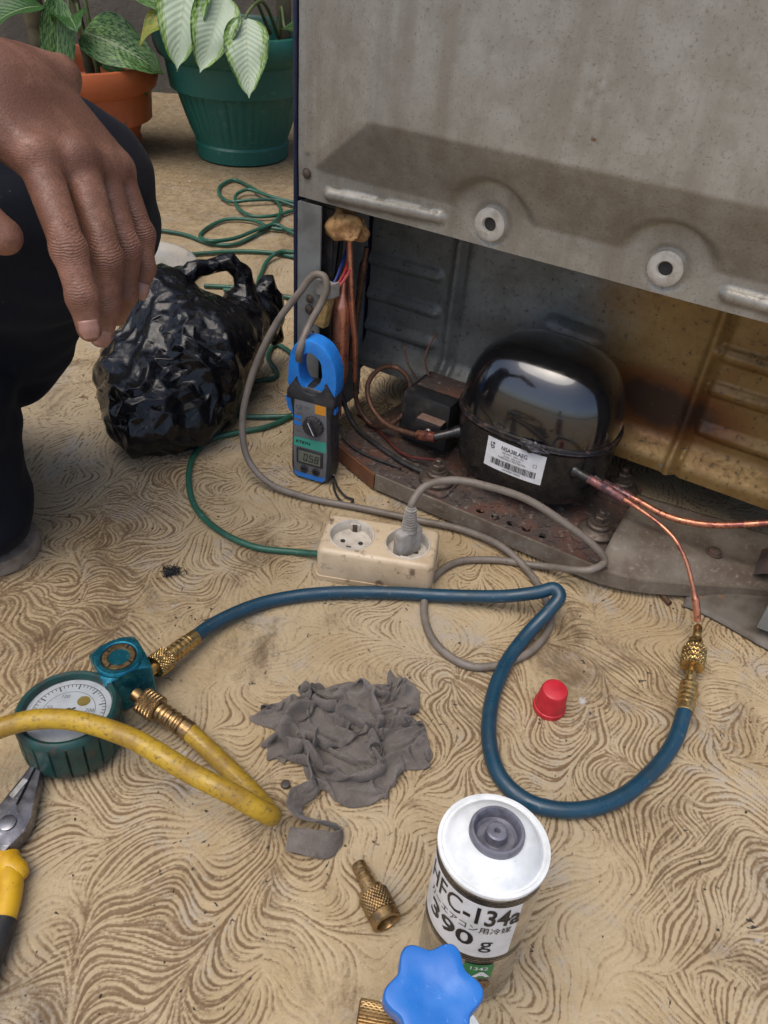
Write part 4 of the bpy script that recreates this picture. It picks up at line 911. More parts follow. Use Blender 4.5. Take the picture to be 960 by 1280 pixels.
# block, 40 mm, turned so that one corner faces the tools
BT = Matrix.Translation((.026, .056, 0)) @ Matrix.Rotation(math.radians(38), 4, 'Z')
s_ = .0205; nb_ = 160; zl = [.002, .0035, .006, .02, .028]+[.030+.0165*i/12 for i in range(13)]; vs, fs = [], []
for i, z in enumerate(zl):
    for k in range(nb_):
        a = 2*PI*k/nb_; c, q = abs(math.cos(a)), abs(math.sin(a)); r = min(s_/max(c, q), s_*1.36)*(.965 if i == 0 else 1); r = min(r, .0222+(.0465-z)*1.25); vs.append((r*math.cos(a), r*math.sin(a), z))
for i in range(len(zl)-1):
    for k in range(nb_): fs.append((i*nb_+k, i*nb_+(k+1) % nb_, (i+1)*nb_+(k+1) % nb_, (i+1)*nb_+k))
fs += [tuple(range(nb_))[::-1], tuple((len(zl)-1)*nb_+k for k in range(nb_))]; g = (vs, fs)
obj('manifold_block', xf(g, BT), MT['teal_anod'], ga, ang=25)
obj('sight_collar', xf(lathe([(.0200, .0455), (.0200, .0475), (.0192, .0485), (.0160, .0485), (.0150, .0476), (.0150, .0450)], 48, False, False), BT), MT['teal_anod'], ga, ang=35)
obj('sight_gasket', xf(lathe([(.0135, .0470), (.0152, .0470)], 40, False, False), BT), MT['ink'], ga)
sr = obj('sight_ring', xf(lathe([(.0141, .0455), (.0141, .0470), (.0134, .0480), (.0098, .0480), (.0088, .0465), (.0084, .0440)], 40, False, False), BT), MT['brass_dull'], ga, ang=35)
for k in range(4): obj('ring_notch', xf(box(.0096, .0136, -.0009, .0009, .0472, .0482), BT @ Matrix.Rotation(PI/2*k+.5, 4, 'Z')), MT['ink'], sr)
obj('sight_glass', xf(lathe([(0, .0445), (.0087, .0445)], 30, False, False), BT), mat('sight_dark', (.03, .05, .06), .08, 0, c2=(.10, .12, .12), sc=120), ga)
obj('sight_eye', xf(lathe([(0, .0449), (.0040, .0449)], 20, False, False), BT), MT['ink_soft'], ga)
obj('gauge_neck', xf(merge(tube([(.010, .024, .020), (.018, .040, .022)], .0075, 16)), Matrix.Identity(4)), MT['brass_dull'], ga)

# hoses -----------------------------------------------------------------
BLUE = [(-.1686, .4707, .0160), (-.1584, .4882, .0130), (-.1342, .5129, .0100), (-.1059, .5326, .0070), (-.0592, .5471, .0070), (.0058, .5545, .0070), (.0713, .5542, .0095), (.1270, .5487, .0200), (.1588, .5470, .0305), (.1745, .5480, .0360), (.1790, .5410, .0335), (.1690, .5284, .0250), (.1483, .5081, .0125), (.1246, .4728, .0068), (.1081, .4260, .0068), (.1041, .3844, .0068), (.1115, .3531, .0068), (.1321, .3333, .0068), (.1650, .3282, .0068), (.2010, .3385, .0068), (.2375, .3658, .0068), (.2652, .3981, .0090), (.2829, .4327, .0135)]
def fitting(path, spec, m, parent, o):
    """collars along a straight axis path[0]->path[1]; spec: list of (kind, z0, z1, r)"""
    a, b = V(path[0])-V(o), V(path[1])-V(o); F = frame(a, b-a); out = []
    for kind, z0, z1, r in spec:
        if kind == 'knurl': g = knurl(r, z0, z1)
        elif kind == 'ridge':
            pr = []; n = max(2, round((z1-z0)/.005)); 
            for i in range(n):
                q = z0+(z1-z0)*i/n; h = (z1-z0)/n; pr += [(r*.84, q), (r*.86, q+h*.18), (r, q+h*.34), (r, q+h*.72), (r*.86, q+h*.88)]
            g = lathe(pr+[(r*.84, z1)], 24)
        elif kind == 'hex': g = lathe([(r*.9, z0), (r, z0+.0006), (r, z1-.0006), (r*.9, z1)], 6)
        else: g = lathe([(r*.92, z0), (r, z0+.0006), (r, z1-.0006), (r*.92, z1)], 24)
        out.append((kind, xf(g, F)))
    return out
NAMEK = {'knurl': 'knurled_nut', 'ridge': 'ferrule', 'hex': 'hex_nut', 'plain': 'brass_sleeve'}
bo = (-.1686, .4707, 0)
bh = empty('charging_hose', bo); tag(bh, 'blue charging hose curling from the gauge block to the copper pipe', 'hose')
obj('hose', tube(P0(spline(BLUE, 10), bo), .0068, 18), MT['hose_blue'], bh, ang=60)
d = (V((-.1686, .4707, .0160))-V((-.1985, .4185, .0255)))
for kd, g in fitting([(-.1985, .4185, .0255), (-.1686, .4707, .0160)], [('plain', .002, .012, .0058), ('knurl', .010, .026, .0105), ('plain', .026, .031, .0075), ('ridge', .031, .052, .0082), ('plain', .052, .063, .0074)], None, bh, bo): obj(NAMEK[kd], g, MT['brass'], bh, ang=35)
for kd, g in fitting([(.2829, .4327, .0135), (.3163, .5251, .0220)], [('plain', -.006, .002, .0076), ('ridge', .002, .027, .0080), ('plain', .027, .048, .0042), ('knurl', .046, .068, .0108), ('plain', .068, .073, .0085), ('hex', .073, .081, .0068), ('plain', .081, .097, .0042)], None, bh, bo): obj(NAMEK[kd], g, MT['brass'], bh, ang=35)
YEL = [(-.1507, .3710, .0160), (-.1298, .3562, .0120), (-.1005, .3333, .0090), (-.0816, .3160, .0100), (-.0705, .3010, .0190), (-.0690, .2940, .0310), (-.0780, .2920, .0430), (-.0966, .2963, .0530), (-.1274, .3060, .0600), (-.1805, .3290, .0660), (-.2329, .3403, .0660), (-.2680, .3352, .0640), (-.3030, .3148, .0580), (-.3358, .2744, .0400), (-.38, .20, .012), (-.42, .10, .008), (-.40, -.05, .008)]
yo = (-.1507, .3710, 0)
yh = empty('yellow_hose', yo); tag(yh, 'dirty yellow hose doubled back and crossing over the gauge', 'hose')
obj('hose', tube(P0(spline(YEL, 10), yo), .0078, 18), MT['hose_yellow'], yh, ang=60)
for kd, g in fitting([(-.2020, .3965, .0265), (-.1507, .3710, .0160)], [('plain', .0, .010, .0060), ('knurl', .009, .027, .0112), ('plain', .027, .031, .0082), ('ridge', .031, .052, .0086), ('plain', .052, .061, .0084)], None, yh, yo): obj(NAMEK[kd], g, MT['brass_dull'], yh, ang=35)

# pliers -----------------------------------------------------------------
pr_ = empty('pliers', (-.2638, .2826, 0), -.05); tag(pr_, 'steel pliers with yellow and black handles, nose touching the gauge', 'pliers')
def half(s): # one jaw half, seen from above
    o = [(.0006, .047), (.0045, .0465), (.0075, .034), (.0120, .016), (.0150, .004), (.0145, -.006), (.0105, -.016), (.0070, -.024), (.0010, -.020), (-.0045, -.004), (-.0045, .006), (.0006, .014)]
    o = [(s*x, y) for x, y in o]; return o if s < 0 else o[::-1]
for s in (1, -1):
    o = half(s)
    ar = sum(o[i][0]*o[(i+1) % len(o)][1]-o[(i+1) % len(o)][0]*o[i][1] for i in range(len(o)))
    if ar < 0: o = o[::-1]
    z0 = .005 if s > 0 else .0048
    obj('jaw', xf(slab(o, z0, z0+(.0115 if s > 0 else .0119), [], .0012), Matrix.Identity(4)), MT['pliers_steel'], pr_, ang=35)
obj('jaw_inset', xf(slab(rrect(.0045, .016, .001, 3), .0170, .0177), Matrix.Translation((-.0045, .026, 0)) @ Matrix.Rotation(-.28, 4, 'Z')), mat('bright_steel', (.62, .62, .60), .35, .8), pr_)
obj('rivet', xf(lathe([(.0062, .0172), (.0062, .0180), (.0045, .0186)], 28), Matrix.Translation((0, -.002, 0))), MT['pliers_steel'], pr_)
for s in (1, -1):
    path = [(s*.009, -.022, .0105), (s*.0135, -.030, .0105), (s*.0215, -.046, .0105), (s*.0265, -.066, .0105), (s*.0275, -.090, .0105), (s*.0255, -.120, .0105), (s*.022, -.145, .0105)]
    sp = spline(path, 6); k = 20
    h = obj('handle', tube(sp[:k], lambda t: .0072+.0014*math.sin(PI*t), 18), MT['pliers_yellow'], pr_, ang=60)
    obj('handle_guard', merge(tube([V((s*.010, -.026, .0105)), V((s*.015, -.031, .0105)), V((s*.0225, -.033, .0105)), V((s*.0275, -.0345, .0105))], [.0085, .0092, .0075, .0035], 18), box(s*.0045-.005, s*.0045+.005, -.027, -.0215, .004, .0165, .001)), MT['pliers_yellow'], pr_, ang=60)
    obj('handle_grip', tube(sp[k-2:], lambda t: .0090+.0008*math.sin(PI*t)-.003*(t > .97), 18), MT['dark'], pr_, ang=60)

# brass coupler -------------------------------------------------------------
a_, b_ = V((.0000, .2705, .0085)), V((.0220, .2315, .0112)); CQ = (0.01, .252, 0)
cq = empty('brass_coupler', CQ); tag(cq, 'brass quick coupler lying on the floor beside the refrigerant can', 'coupler')
F = frame(a_-V(CQ), b_-a_)
obj('tail', xf(lathe([(.0052, -.002), (.0056, 0), (.0056, .004), (.0050, .0046), (.0050, .006), (.0056, .0066), (.0056, .0085), (.0048, .009), (.0050, .011), (.0062, .0118), (.0062, .0195)], 24), F), MT['brass_dull'], cq, ang=35)
obj('collar', xf(lathe([(.0078, .0185), (.0088, .0192), (.0090, .0235)], 28), F), MT['brass_dull'], cq, ang=35)
obj('knurled_sleeve', xf(knurl(.0107, .0228, .0382, 24, 20), F), MT['brass_dull'], cq, ang=35)
obj('socket_mouth', xf(lathe([(.0100, .0380), (.0109, .0386), (.0111, .0448), (.0104, .0456), (.0080, .0456), (.0076, .0440), (.0074, .0340), (.0030, .0335), (.0026, .0400), (.0, .0405)], 32, False, False), F), MT['brass_dull'], cq, ang=35)

# red cap ----------------------------------------------------------------
rc = obj('red_cap', xf(lathe([(.0148, .0005), (.0150, .002), (.0146, .0055), (.0138, .0060), (.0118, .0265), (.0108, .0285), (.0092, .0292), (.0, .0294)], 40), Matrix.Rotation(.06, 4, 'X')), MT['red_cap'], None, ang=35)
rc.location = (.1620, .4320, 0); tag(rc, 'red plastic cap standing on the floor inside the blue hose loop', 'cap')
obj('cap_lettering', xf(text_geo('134', .0055), Matrix.Rotation(.06, 4, 'X') @ Matrix.Translation((0, 0, .0296))), mat('cap_emboss', (.42, .014, .024), .5), rc, ang=0)

# refrigerant can -----------------------------------------------------------
CR, CHT = .0330, .150
can = empty('refrigerant_can', (.0780, .2185, .0012)); can.rotation_euler = (-.085, .01, 0); tag(can, 'white-topped silver refrigerant can printed HFC-134a 390g', 'can')
def can_parts(root):
    obj('can_body', lathe([(.0305, .0), (.0322, .0008), (.0328, .003), (.0322, .0046), (CR, .0065), (CR, .128), (CR-.0004, .131)], 72, True, False), MT['tin'], root, ang=30)
    obj('shoulder', lathe([(CR-.0004, .1308), (.0336, .1318), (.0340, .1335), (.0337, .1350), (.0318, .1352), (.0308, .1340), (.0296, .1342), (.0280, .1368), (.0262, .1395), (.0240, .1412), (.0212, .1432), (.0172, .1446), (.0150, .1448)], 72, False, False), MT['white_enamel'], root, ang=40)
    obj('valve_cup', lathe([(.0160, .1440), (.0166, .1452), (.0164, .1480), (.0156, .1494), (.0142, .1494), (.0133, .1478), (.0128, .1420), (.0112, .1405), (.0075, .1402), (.0066, .1410), (.0062, .1475), (.0052, .1482), (.0020, .1482), (.0015, .1470), (.0015, .1440), (0, .1440)], 48, False, False), MT['grey_metal'], root, ang=35)
can_parts(can)
LA = math.radians(-123)          # the way the print faces
def cyl(x, y, z=0, r=CR+.0003): a = LA+x/CR; return (r*math.cos(a), r*math.sin(a), y)
def wrap(g, dx=0, y0=0, sx=1, sy=1, r=CR+.0006): return remap(g, lambda x, y, z: cyl(x*sx+dx, y*sy+y0, 0, r))
lb_ = obj('label_panel', wrap(rect(-.036, .036, .0655, .1238, 36, 2), r=CR+.00025), MT['label_white'], can, ang=60)
stripes = [wrap(rect(-.050, .050, y, y+h, 44, 1), r=CR+.0004) for y, h in ((.1240, .0011), (.1257, .0011), (.1274, .0011), (.0635, .0012), (.0615, .0012), (.0595, .0012))]
[obj('print_stripe', q, MT['ink'], can, ang=60) for q in stripes]
obj('lettering', merge(wrap(text_geo('HFC', .030, .004), -.0150, .1115, .56, .80), wrap(text_geo('-134a', .030, .022), .0190, .1110, .52, .80)), MT['ink'], lb_, ang=0)
obj('lettering', merge(wrap(text_geo('390', .0280, .018), -.0060, .0835, .84, .74), wrap(text_geo('g', .019, .004), .0195, .0820, .95, .95)), MT['ink'], lb_, ang=0)
obj('lettering', wrap(text_geo('カーエアコン用冷媒', .0066, .004), .003, .0970, 1.0, 1.1), MT['ink'], lb_, ang=0)
gp = obj('green_panel', wrap(rect(.010, .0285, .0395, .0565, 10, 2)), MT['green_ink'], can, ang=60)
obj('lettering', merge(wrap(text_geo('1342', .0062, .01), .0190, .0520, 1, .9, CR+.0009), wrap(text_geo('A', .0120, .05), .0215, .0443, 1.2, .75, CR+.0009)), MT['label_white'], gp, ang=0)
obj('brown_badge', merge(wrap(remap(lathe([(.0030, 0), (.0062, 0)], 30, False, False), lambda x, y, z: (x, y, 0)), .0235, .0290), wrap(rect(-.0012, .0012, -.003, .003), .0235, .0290)), MT['brown_ink'], can, ang=0)
# second can with tap valve ----------------------------------------------------
c2 = empty('tapped_can', (.0375, .1170, 0)); tag(c2, 'white-topped can fitted with a brass tap valve and blue star knob', 'can')
can_parts(c2)
obj('valve_body', lathe([(.0150, .1470), (.0160, .1480), (.0160, .160), (.0110, .163), (.0095, .172), (.0085, .195), (.0060, .199)], 36), MT['brass'], c2, ang=35)
F = frame((0, 0, .178), (-1, .10, .04))
obj('side_outlet', xf(lathe([(.0050, .0), (.0050, .014)], 20), F), MT['brass'], c2); obj('outlet_nut', xf(knurl(.0082, .012, .034, 20, 18), F), MT['brass_dull'], c2, ang=35)
nk = 144; rows = [(.0, .80), (.0010, .93), (.0030, 1.0), (.0135, 1.0), (.0148, .985), (.0156, .955)]
def star(a, s): return s*(.0194+.0023*math.cos(6*a))
vs, fs = [], []
for z, s in rows:
    for k in range(nk): a = 2*PI*k/nk; r = star(a, s); vs.append((r*math.cos(a), r*math.sin(a), z))
for q in (.90, .74, .54, .36, .20):
    for k in range(nk): a = 2*PI*k/nk; b_ = sstep(.30, .85, q); r = q*(star(a, 1.0)*b_+.0192*(1-b_)); vs.append((r*math.cos(a), r*math.sin(a), .0158-.0013*sstep(.70, .25, q)))
nr = len(rows)+5
for i in range(nr-1):
    for k in range(nk): fs.append((i*nk+k, i*nk+(k+1) % nk, (i+1)*nk+(k+1) % nk, (i+1)*nk+k))
fs += [tuple(range(nk))[::-1], tuple((nr-1)*nk+k for k in range(nk))]
obj('star_knob', xf((vs, fs), Matrix.Translation((-.002, .006, .198)) @ Matrix.Rotation(math.radians(5), 4, 'X') @ Matrix.Rotation(.10, 4, 'Z')), MT['knob_blue'], c2, ang=40)

# small litter ---------------------------------------------------------------
rp = obj('rusty_tube_piece', xf(lathe([(.0022, 0), (.0030, 0), (.0030, .017), (.0022, .017), (.0022, 0)], 16, False, False), frame((0, 0, .003), (.35, -.93, 0))), MT['copper_old'], None, ang=40)
rp.location = (.2985, .5870, 0); tag(rp, 'short rusty tube offcut on the floor by the refrigerator base', 'offcut')
pb = obj('pebble', lathe([(0, 0), (.0030, .0004), (.0040, .0018), (.0036, .0032), (.0018, .0038), (0, .0036)], 20), mat('dark_pebble', (.055, .045, .038), .5), None); pb.location = (-.0645, .3364, 0); tag(pb, 'small dark round pebble between yellow hose and rag', 'pebble')
rg = random.Random(12); vs, fs = [], []
for i in range(130):
    r = abs(rg.gauss(0, .0055)); a = rg.uniform(0, 6.28); L = rg.uniform(.003, .008); p = V((r*math.cos(a), r*math.sin(a)*.8, rg.uniform(.0005, .003))); d = V((rg.gauss(0, 1), rg.gauss(0, 1), rg.gauss(0, .25))).normalized()*L
    g = tube([p-d*.5, p+V((rg.gauss(0, .001), rg.gauss(0, .001), .0006)), p+d*.5], .00045, 4); k = len(vs); vs += g[0]; fs += [tuple(j+k for j in f) for f in g[1]]
sl = obj('burnt_scrap', (vs, fs), MT['soot'], None, ang=0); sl.location = (-.2166, .5686, 0); tag(sl, 'tuft of black burnt scrap lying on bare floor', 'scrap')
_b = bmesh.new(); bmesh.ops.create_icosphere(_b, subdivisions=1, radius=1); _b.verts.index_update(); ICO = ([tuple(v.co) for v in _b.verts], [tuple(v.index for v in f.verts) for f in _b.faces]); _b.free()
rg = random.Random(31); vs, fs = [], []
for i in range(420):
    x, y = rg.uniform(-.45, .5), rg.uniform(.12, 1.0); s = rg.choice((.0005, .0006, .0008, .0008, .0011, .0015))*rg.uniform(.8, 1.3)
    g = xf(([(rg.uniform(.5, 1.3)*q[0], rg.uniform(.5, 1.3)*q[1], rg.uniform(.5, 1.2)*q[2]) for q in ICO[0]], ICO[1]), Matrix.Translation((x, y, -.0002)) @ Matrix.Rotation(rg.uniform(0, 6), 4, 'Z') @ Matrix.Diagonal((s, s*.7, s*.7, 1))); k = len(vs); vs += g[0]; fs += [tuple(j+k for j in f) for f in g[1]]
tag(obj('grit', (vs, fs), MT['grit'], None, ang=0), 'dark grit scattered over the concrete floor', 'grit', kind='stuff')

# clear plastic dish behind the bag
dh = obj('clear_dish', lathe([(0, .003), (.085, .003), (.100, .006), (.118, .022), (.124, .0235), (.128, .022), (.126, .0195), (.120, .0190), (.103, .003), (.090, .0), (0, .0)], 72, False, False), MT['clear'], None, ang=40)
dh.location = (-.480, 1.275, 0); tag(dh, 'clear plastic dish on the floor behind the black bag', 'dish')
# ---------------------------------------------------------------- black carrier bag
def vadd(P, N, fn):
    out = np.array(P)
    for i in range(len(out)): out[i] += N[i]*fn(out[i])
    return out
BAGC = [[((-.300, .800, .050), (-.262, .885, .075), .050, .070), ((-.262, .885, .075), (-.300, .925, .125), .070, .040), ((-.255, .885, .070), (-.198, .985, .080), .066, .034), ((-.328, .860, .060), (-.292, .800, .045), .042, .045), ((-.245, .800, .030), (-.225, .930, .040), .028, .034), ((-.300, .925, .120), (-.320, .935, .142), .038, .022), ((-.328, .865, .060), (-.316, .930, .130), .040, .026)],
        [((-.312, .940, .142), (-.268, .965, .160), .020, .010), ((-.268, .965, .160), (-.226, .985, .165), .013, .0090), ((-.226, .985, .165), (-.209, .985, .150), .0090, .008), ((-.209, .985, .150), (-.208, .978, .115), .008, .016), ((-.208, .978, .115), (-.212, .960, .075), .013, .030)],
        [((-.197, .995, .085), (-.187, 1.030, .115), .016, .0065), ((-.187, 1.030, .115), (-.168, 1.030, .098), .0065, .0055), ((-.168, 1.030, .098), (-.172, 1.010, .050), .0055, .010)]]
Pb, Fb = sdf_mesh(BAGC, .0030, k=.035, clip_z=.001, ks=[.035, .008, .008])
Pb = laplacian(Pb, Fb, 4); Nb = normals(Pb, Fb)
def crumple(p):
    q = V(p); w1 = q+.03*noise.noise_vector(q*11)
    r = .010*noise.noise(w1*12)-.016*abs(noise.noise(w1*V((20, 20, 13))+V((5, 0, 0))))-.008*abs(noise.noise(w1*44))+.007
    hw = sstep(.115, .15, p[2]); r = r*(1-.75*hw)+hw*.0025*noise.noise(V((p[0]*150, p[1]*150, p[2]*30)))
    return r*min(1, p[2]/.02+.25)
Pb = vadd(Pb, Nb, crumple); Pb[:, 2] = np.maximum(Pb[:, 2], .0005)
bag = np_obj('carrier_bag', Pb, Fb, MT['bag']); dm = bag.modifiers.new('film', 'DECIMATE'); dm.ratio = .04; ss = bag.modifiers.new('s', 'SUBSURF'); ss.subdivision_type = 'SIMPLE'; ss.render_levels = 2; ss.levels = 2; sm_ = bag.modifiers.new('r', 'SMOOTH'); sm_.factor = .5; sm_.iterations = 1; tag(bag, 'crumpled black plastic carrier bag slumped on the floor', 'bag')

# ---------------------------------------------------------------- grey rag: a cloth dropped on the floor, then frozen
def make_rag():
    n, size = 60, .30; vs, fs = [], []
    for j in range(n+1):
        for i in range(n+1):
            X, Y = (i/n-.5)*size, (j/n-.5)*size; q = V((X*9, Y*9, 2.2))
            w = noise.noise_vector(q*.9+V((2, 5, 1)))*.050+noise.noise_vector(q*2.2+V((3, 1, 7)))*.020
            r = math.hypot(X, Y); s = .44
            x = X*s+w.x*.8; y = Y*s+w.y*.8; z = .015+.075*max(0, 1-r/.16)+abs(w.z)*1.25+.055*abs(noise.noise(q*1.6+V((9, 9, 0))))
            vs.append((x, y, z))
    for j in range(n):
        for i in range(n): a = j*(n+1)+i; fs.append((a, a+1, a+n+2, a+n+1))
    # settle it under its own weight: position-based cloth with floor and self contact
    m = n+1; P = np.array(vs, np.float64); G = np.arange(m*m).reshape(m, m); Vv = np.zeros_like(P)
    sets = []
    def add(A, B, st): A, B = A.ravel(), B.ravel(); sets.append((A, B, np.linalg.norm(P[A]-P[B], axis=1), st))
    for k in (0, 1):
        add(G[:, k:-1:2], G[:, k+1::2][:, :G[:, k:-1:2].shape[1]], .9); add(G[k:-1:2, :], G[k+1::2, :][:G[k:-1:2].shape[0]], .9)
        add(G[k:-1:2, :-1], G[k+1::2, 1:][:G[k:-1:2].shape[0]], .5); add(G[k:-1:2, 1:], G[k+1::2, :-1][:G[k:-1:2].shape[0]], .5)
    for k in range(4):
        add(G[:, k:-2:4], G[:, k+2::4][:, :G[:, k:-2:4].shape[1]], .10); add(G[k:-2:4, :], G[k+2::4, :][:G[k:-2:4].shape[0]], .10)
    gi, gj = np.divmod(np.arange(m*m), m); dt = 1/70; TH = .0034
    near = (np.abs(gi[:, None]-gi[None]) <= 1) & (np.abs(gj[:, None]-gj[None]) <= 1)
    for step in range(66):
        Vv[:, 2] -= 9.8*dt*.5; Vv *= .965; Q = P+Vv*dt
        if step % 2 == 0:
            F32 = np.round(Q, 6).astype(np.float32); D2 = (F32[:, None, 0]-F32[None, :, 0])**2+(F32[:, None, 1]-F32[None, :, 1])**2+(F32[:, None, 2]-F32[None, :, 2])**2; D2[near] = 1
            ca, cb = np.nonzero(D2 < TH*TH); kk = ca < cb; ca, cb = ca[kk], cb[kk]
        for it in range(7):
            for A, B, L0, st in sets:
                d = Q[B]-Q[A]; l = np.sqrt(d[:, 0]**2+d[:, 1]**2+d[:, 2]**2)+1e-9; c = (d*((l-L0)/l*.5*st)[:, None]); Q[A] += c; Q[B] -= c
            if it % 3 == 2 and len(ca):
                d = Q[cb]-Q[ca]; l = np.linalg.norm(d, axis=1)+1e-7; c = d*(np.maximum(0, TH-l)/l*.35)[:, None]
                np.add.at(Q, ca, -c); np.add.at(Q, cb, c)
            low = Q[:, 2] < .0012; Q[low, 2] = .0012; Q[low, :2] = P[low, :2]*.85+Q[low, :2]*.15
        Vv = (Q-P)/dt; sp_ = np.linalg.norm(Vv, axis=1); Vv *= (np.minimum(1, .8/(sp_+1e-9)))[:, None]; P = Q
    return [tuple(p) for p in P], fs, n
noise.seed_set(40); Pr, Fr, nr_ = make_rag(); noise.seed_set(7)
zs = min(p[2] for p in Pr)
_c = np.mean(Pr, axis=0); Pr = [(p[0]-_c[0], p[1]-_c[1], p[2]-zs+.001) for p in Pr]
rag = obj('rag', (Pr, Fr), MT['rag'], None, ang=180); rag.location = (-.014, .392, 0); rag.rotation_euler = (0, 0, 2.0); rag.scale = (.74, .74, 1.9)
tag(rag, 'crumpled grey cleaning rag with a trailing strip on the floor', 'rag')
uvl = rag.data.uv_layers.new(name='UVMap'); 
for lp in rag.data.loops: uvl.data[lp.index].uv = ((lp.vertex_index % (nr_+1))/nr_, (lp.vertex_index // (nr_+1))/nr_)
md = rag.modifiers.new('t', 'SOLIDIFY'); md.thickness = .0008; rag.modifiers.new('s', 'SUBSURF').render_levels = 2
strip_p = spline([(-.042, .378, .018), (-.0477, .352, .010), (-.0404, .3322, .010), (-.0544, .3202, .009), (-.0513, .3075, .009), (-.0275, .3009, .009), (-.0155, .2952, .009), (-.0220, .2873, .007), (-.0563, .2894, .006)], 10)
def ribbon(path, w0, w1, seed):
    vs, fs = [], []; N = len(path); m = 8
    for i, p in enumerate(path):
        t = (path[min(i+1, N-1)]-path[max(0, i-1)]).normalized(); sd_ = t.cross(V((0, 0, 1))).normalized(); up = V((0, 0, 1)); tt = i/(N-1); an = 1.15+.35*math.sin(tt*9+seed)-.95*sstep(.78, .95, tt)
        ax = sd_*math.cos(an)+up*math.sin(an); w_ = w0+(w1-w0)*tt
        for k in range(m+1):
            q = p+ax*w_*(k/m-.5)+V((0, 0, 1))*(.0018*noise.noise(V((i*.35, k*.6, seed)))); q += sd_*.002*noise.noise(V((i*.3, k*.5, seed+4))); q.z = max(q.z, .0012); vs.append(tuple(q))
    for i in range(N-1):
        for k in range(m): a = i*(m+1)+k; fs.append((a, a+1, a+m+2, a+m+1))
    return vs, fs
ts = obj('torn_strip', ribbon(strip_p, .016, .020, 1.0), MT['rag'], None, ang=180); ts.parent = rag; ts.matrix_parent_inverse = (Matrix.Translation(rag.location) @ Euler(rag.rotation_euler).to_matrix().to_4x4() @ Matrix.Diagonal((.74, .74, 1.9, 1))).inverted()
ts.modifiers.new('t', 'SOLIDIFY').thickness = .0012; ts.modifiers.new('s', 'SUBSURF').render_levels = 1

# ---------------------------------------------------------------- squatting person: hand, trousers, shoe
pe = empty('person', (-.45, .60, 0)); tag(pe, 'person squatting in dark navy trousers, bare hand hanging over the knee', 'person')
PO = V((-.45, .60, 0))
FING = {'i': ([(-.1933, .4200, .4505), (-.1720, .3861, .4179), (-.1653, .3751, .3970), (-.1624, .3691, .3820)], 1.0),
        'm': ([(-.1788, .4360, .4462), (-.1595, .4027, .4065), (-.1623, .3952, .3820), (-.1658, .3895, .3675)], 1.0),
        'r': ([(-.1737, .4528, .4397), (-.1573, .4281, .4026), (-.1604, .4210, .3785), (-.1666, .4200, .3649)], .93),
        'p': ([(-.1692, .4676, .4340), (-.1542, .4498, .4036), (-.1541, .4438, .3855), (-.1566, .4375, .3734)], .80)}
WR = {'i': (-.2230, .4330, .4700), 'm': (-.2200, .4450, .4760), 'r': (-.2150, .4580, .4760), 'p': (-.2090, .4700, .4720)}
palm = []
back = (V((0, -.55, .83))).normalized()
for k in 'imrp':
    a = V(WR[k]); b = V(FING[k][0][0]); palm.append((tuple(a), tuple(b), .0165, .0118*FING[k][1]))
for k, j in (('i', 'm'), ('m', 'r'), ('r', 'p')):
    a = (V(WR[k])+V(WR[j]))/2; b = (V(FING[k][0][0])+V(FING[j][0][0]))/2-back*.004; palm.append((tuple(a), tuple(b), .016, .0095))
palm += [((-.2200, .4460, .4740), (-.2650, .4480, .4830), .0270, .0255), ((-.2650, .4480, .4830), (-.3600, .4700, .4860), .0255, .0310), ((-.2020, .4880, .4760), (-.2150, .4700, .4760), .0125, .0170), ((-.3600, .4700, .4860), (-.52, .52, .47), .031, .041)]
groups = [palm]
for k in 'imrp':
    p, s = FING[k]; p = [V(q) for q in p]; root = p[0].lerp(V(WR[k]), .12)
    groups.append([(tuple(root), tuple(p[0]), .0108*s, .0108*s), (tuple(p[0]), tuple(p[1]), .0106*s, .0086*s), (tuple(p[1]), tuple(p[1]), .0095*s, .0095*s), (tuple(p[1]), tuple(p[2]), .0088*s, .0078*s), (tuple(p[2]), tuple(p[2]), .0083*s, .0083*s), (tuple(p[2]), tuple(p[3]), .0080*s, .0066*s), (tuple(p[0]+back*.0045), tuple(p[0]+back*.0045), .0110*s, .0110*s)])
TH = [(-.2420, .4150, .4560), (-.2230, .3900, .4400), (-.2120, .3800, .4320), (-.2015, .3800, .4250)]
groups.append([(TH[0], TH[1], .0160, .0118), (TH[1], TH[2], .0115, .0112), (TH[2], TH[3], .0115, .0095)])
def hand_sdf():
    return sdf_mesh(groups, .0015, k=.010, pad=.008, ks=[.010]+[.0028]*5)
Ph, Fh = hand_sdf(); Ph = laplacian(Ph, Fh, 2)
joints = []
for k in 'imrp':
    p, s = FING[k]; joints += [(p[0], .010, .35), (p[1], .0095, 1.0), (p[2], .0065, .8)]
joints += [(TH[2], .008, .8)]
cr = np.zeros(len(Ph))
for p, r, a in joints:
    d = np.linalg.norm(Ph-(np.array(p)+np.array(back)*.004), axis=1); cr = np.maximum(cr, a*np.exp(-(d/r)**2*1.4))
Nh = normals(Ph, Fh)
# tendons and veins over the back of the hand
bumpv = np.zeros(len(Ph))
for k in 'imrp':
    a, b = np.array(WR[k]), np.array(FING[k][0][0]); ab = b-a; t = np.clip(((Ph-a)@ab)/(ab@ab), 0, 1); d = np.linalg.norm(Ph-a-t[:, None]*ab-np.array(back)*.013, axis=1); bumpv += .0020*np.exp(-(d/.0045)**2)*np.sin(PI*np.clip(t, .05, 1))
Ph = Ph+Nh*bumpv[:, None]
hand = np_obj('body', Ph-np.array(PO), Fh, MT['skin'], pe); hand['label'] = 'brown hand hanging with fingers pointing down'
ca = hand.data.attributes.new('crease', 'FLOAT', 'POINT'); ca.data.foreach_set('value', cr.astype(np.float32))
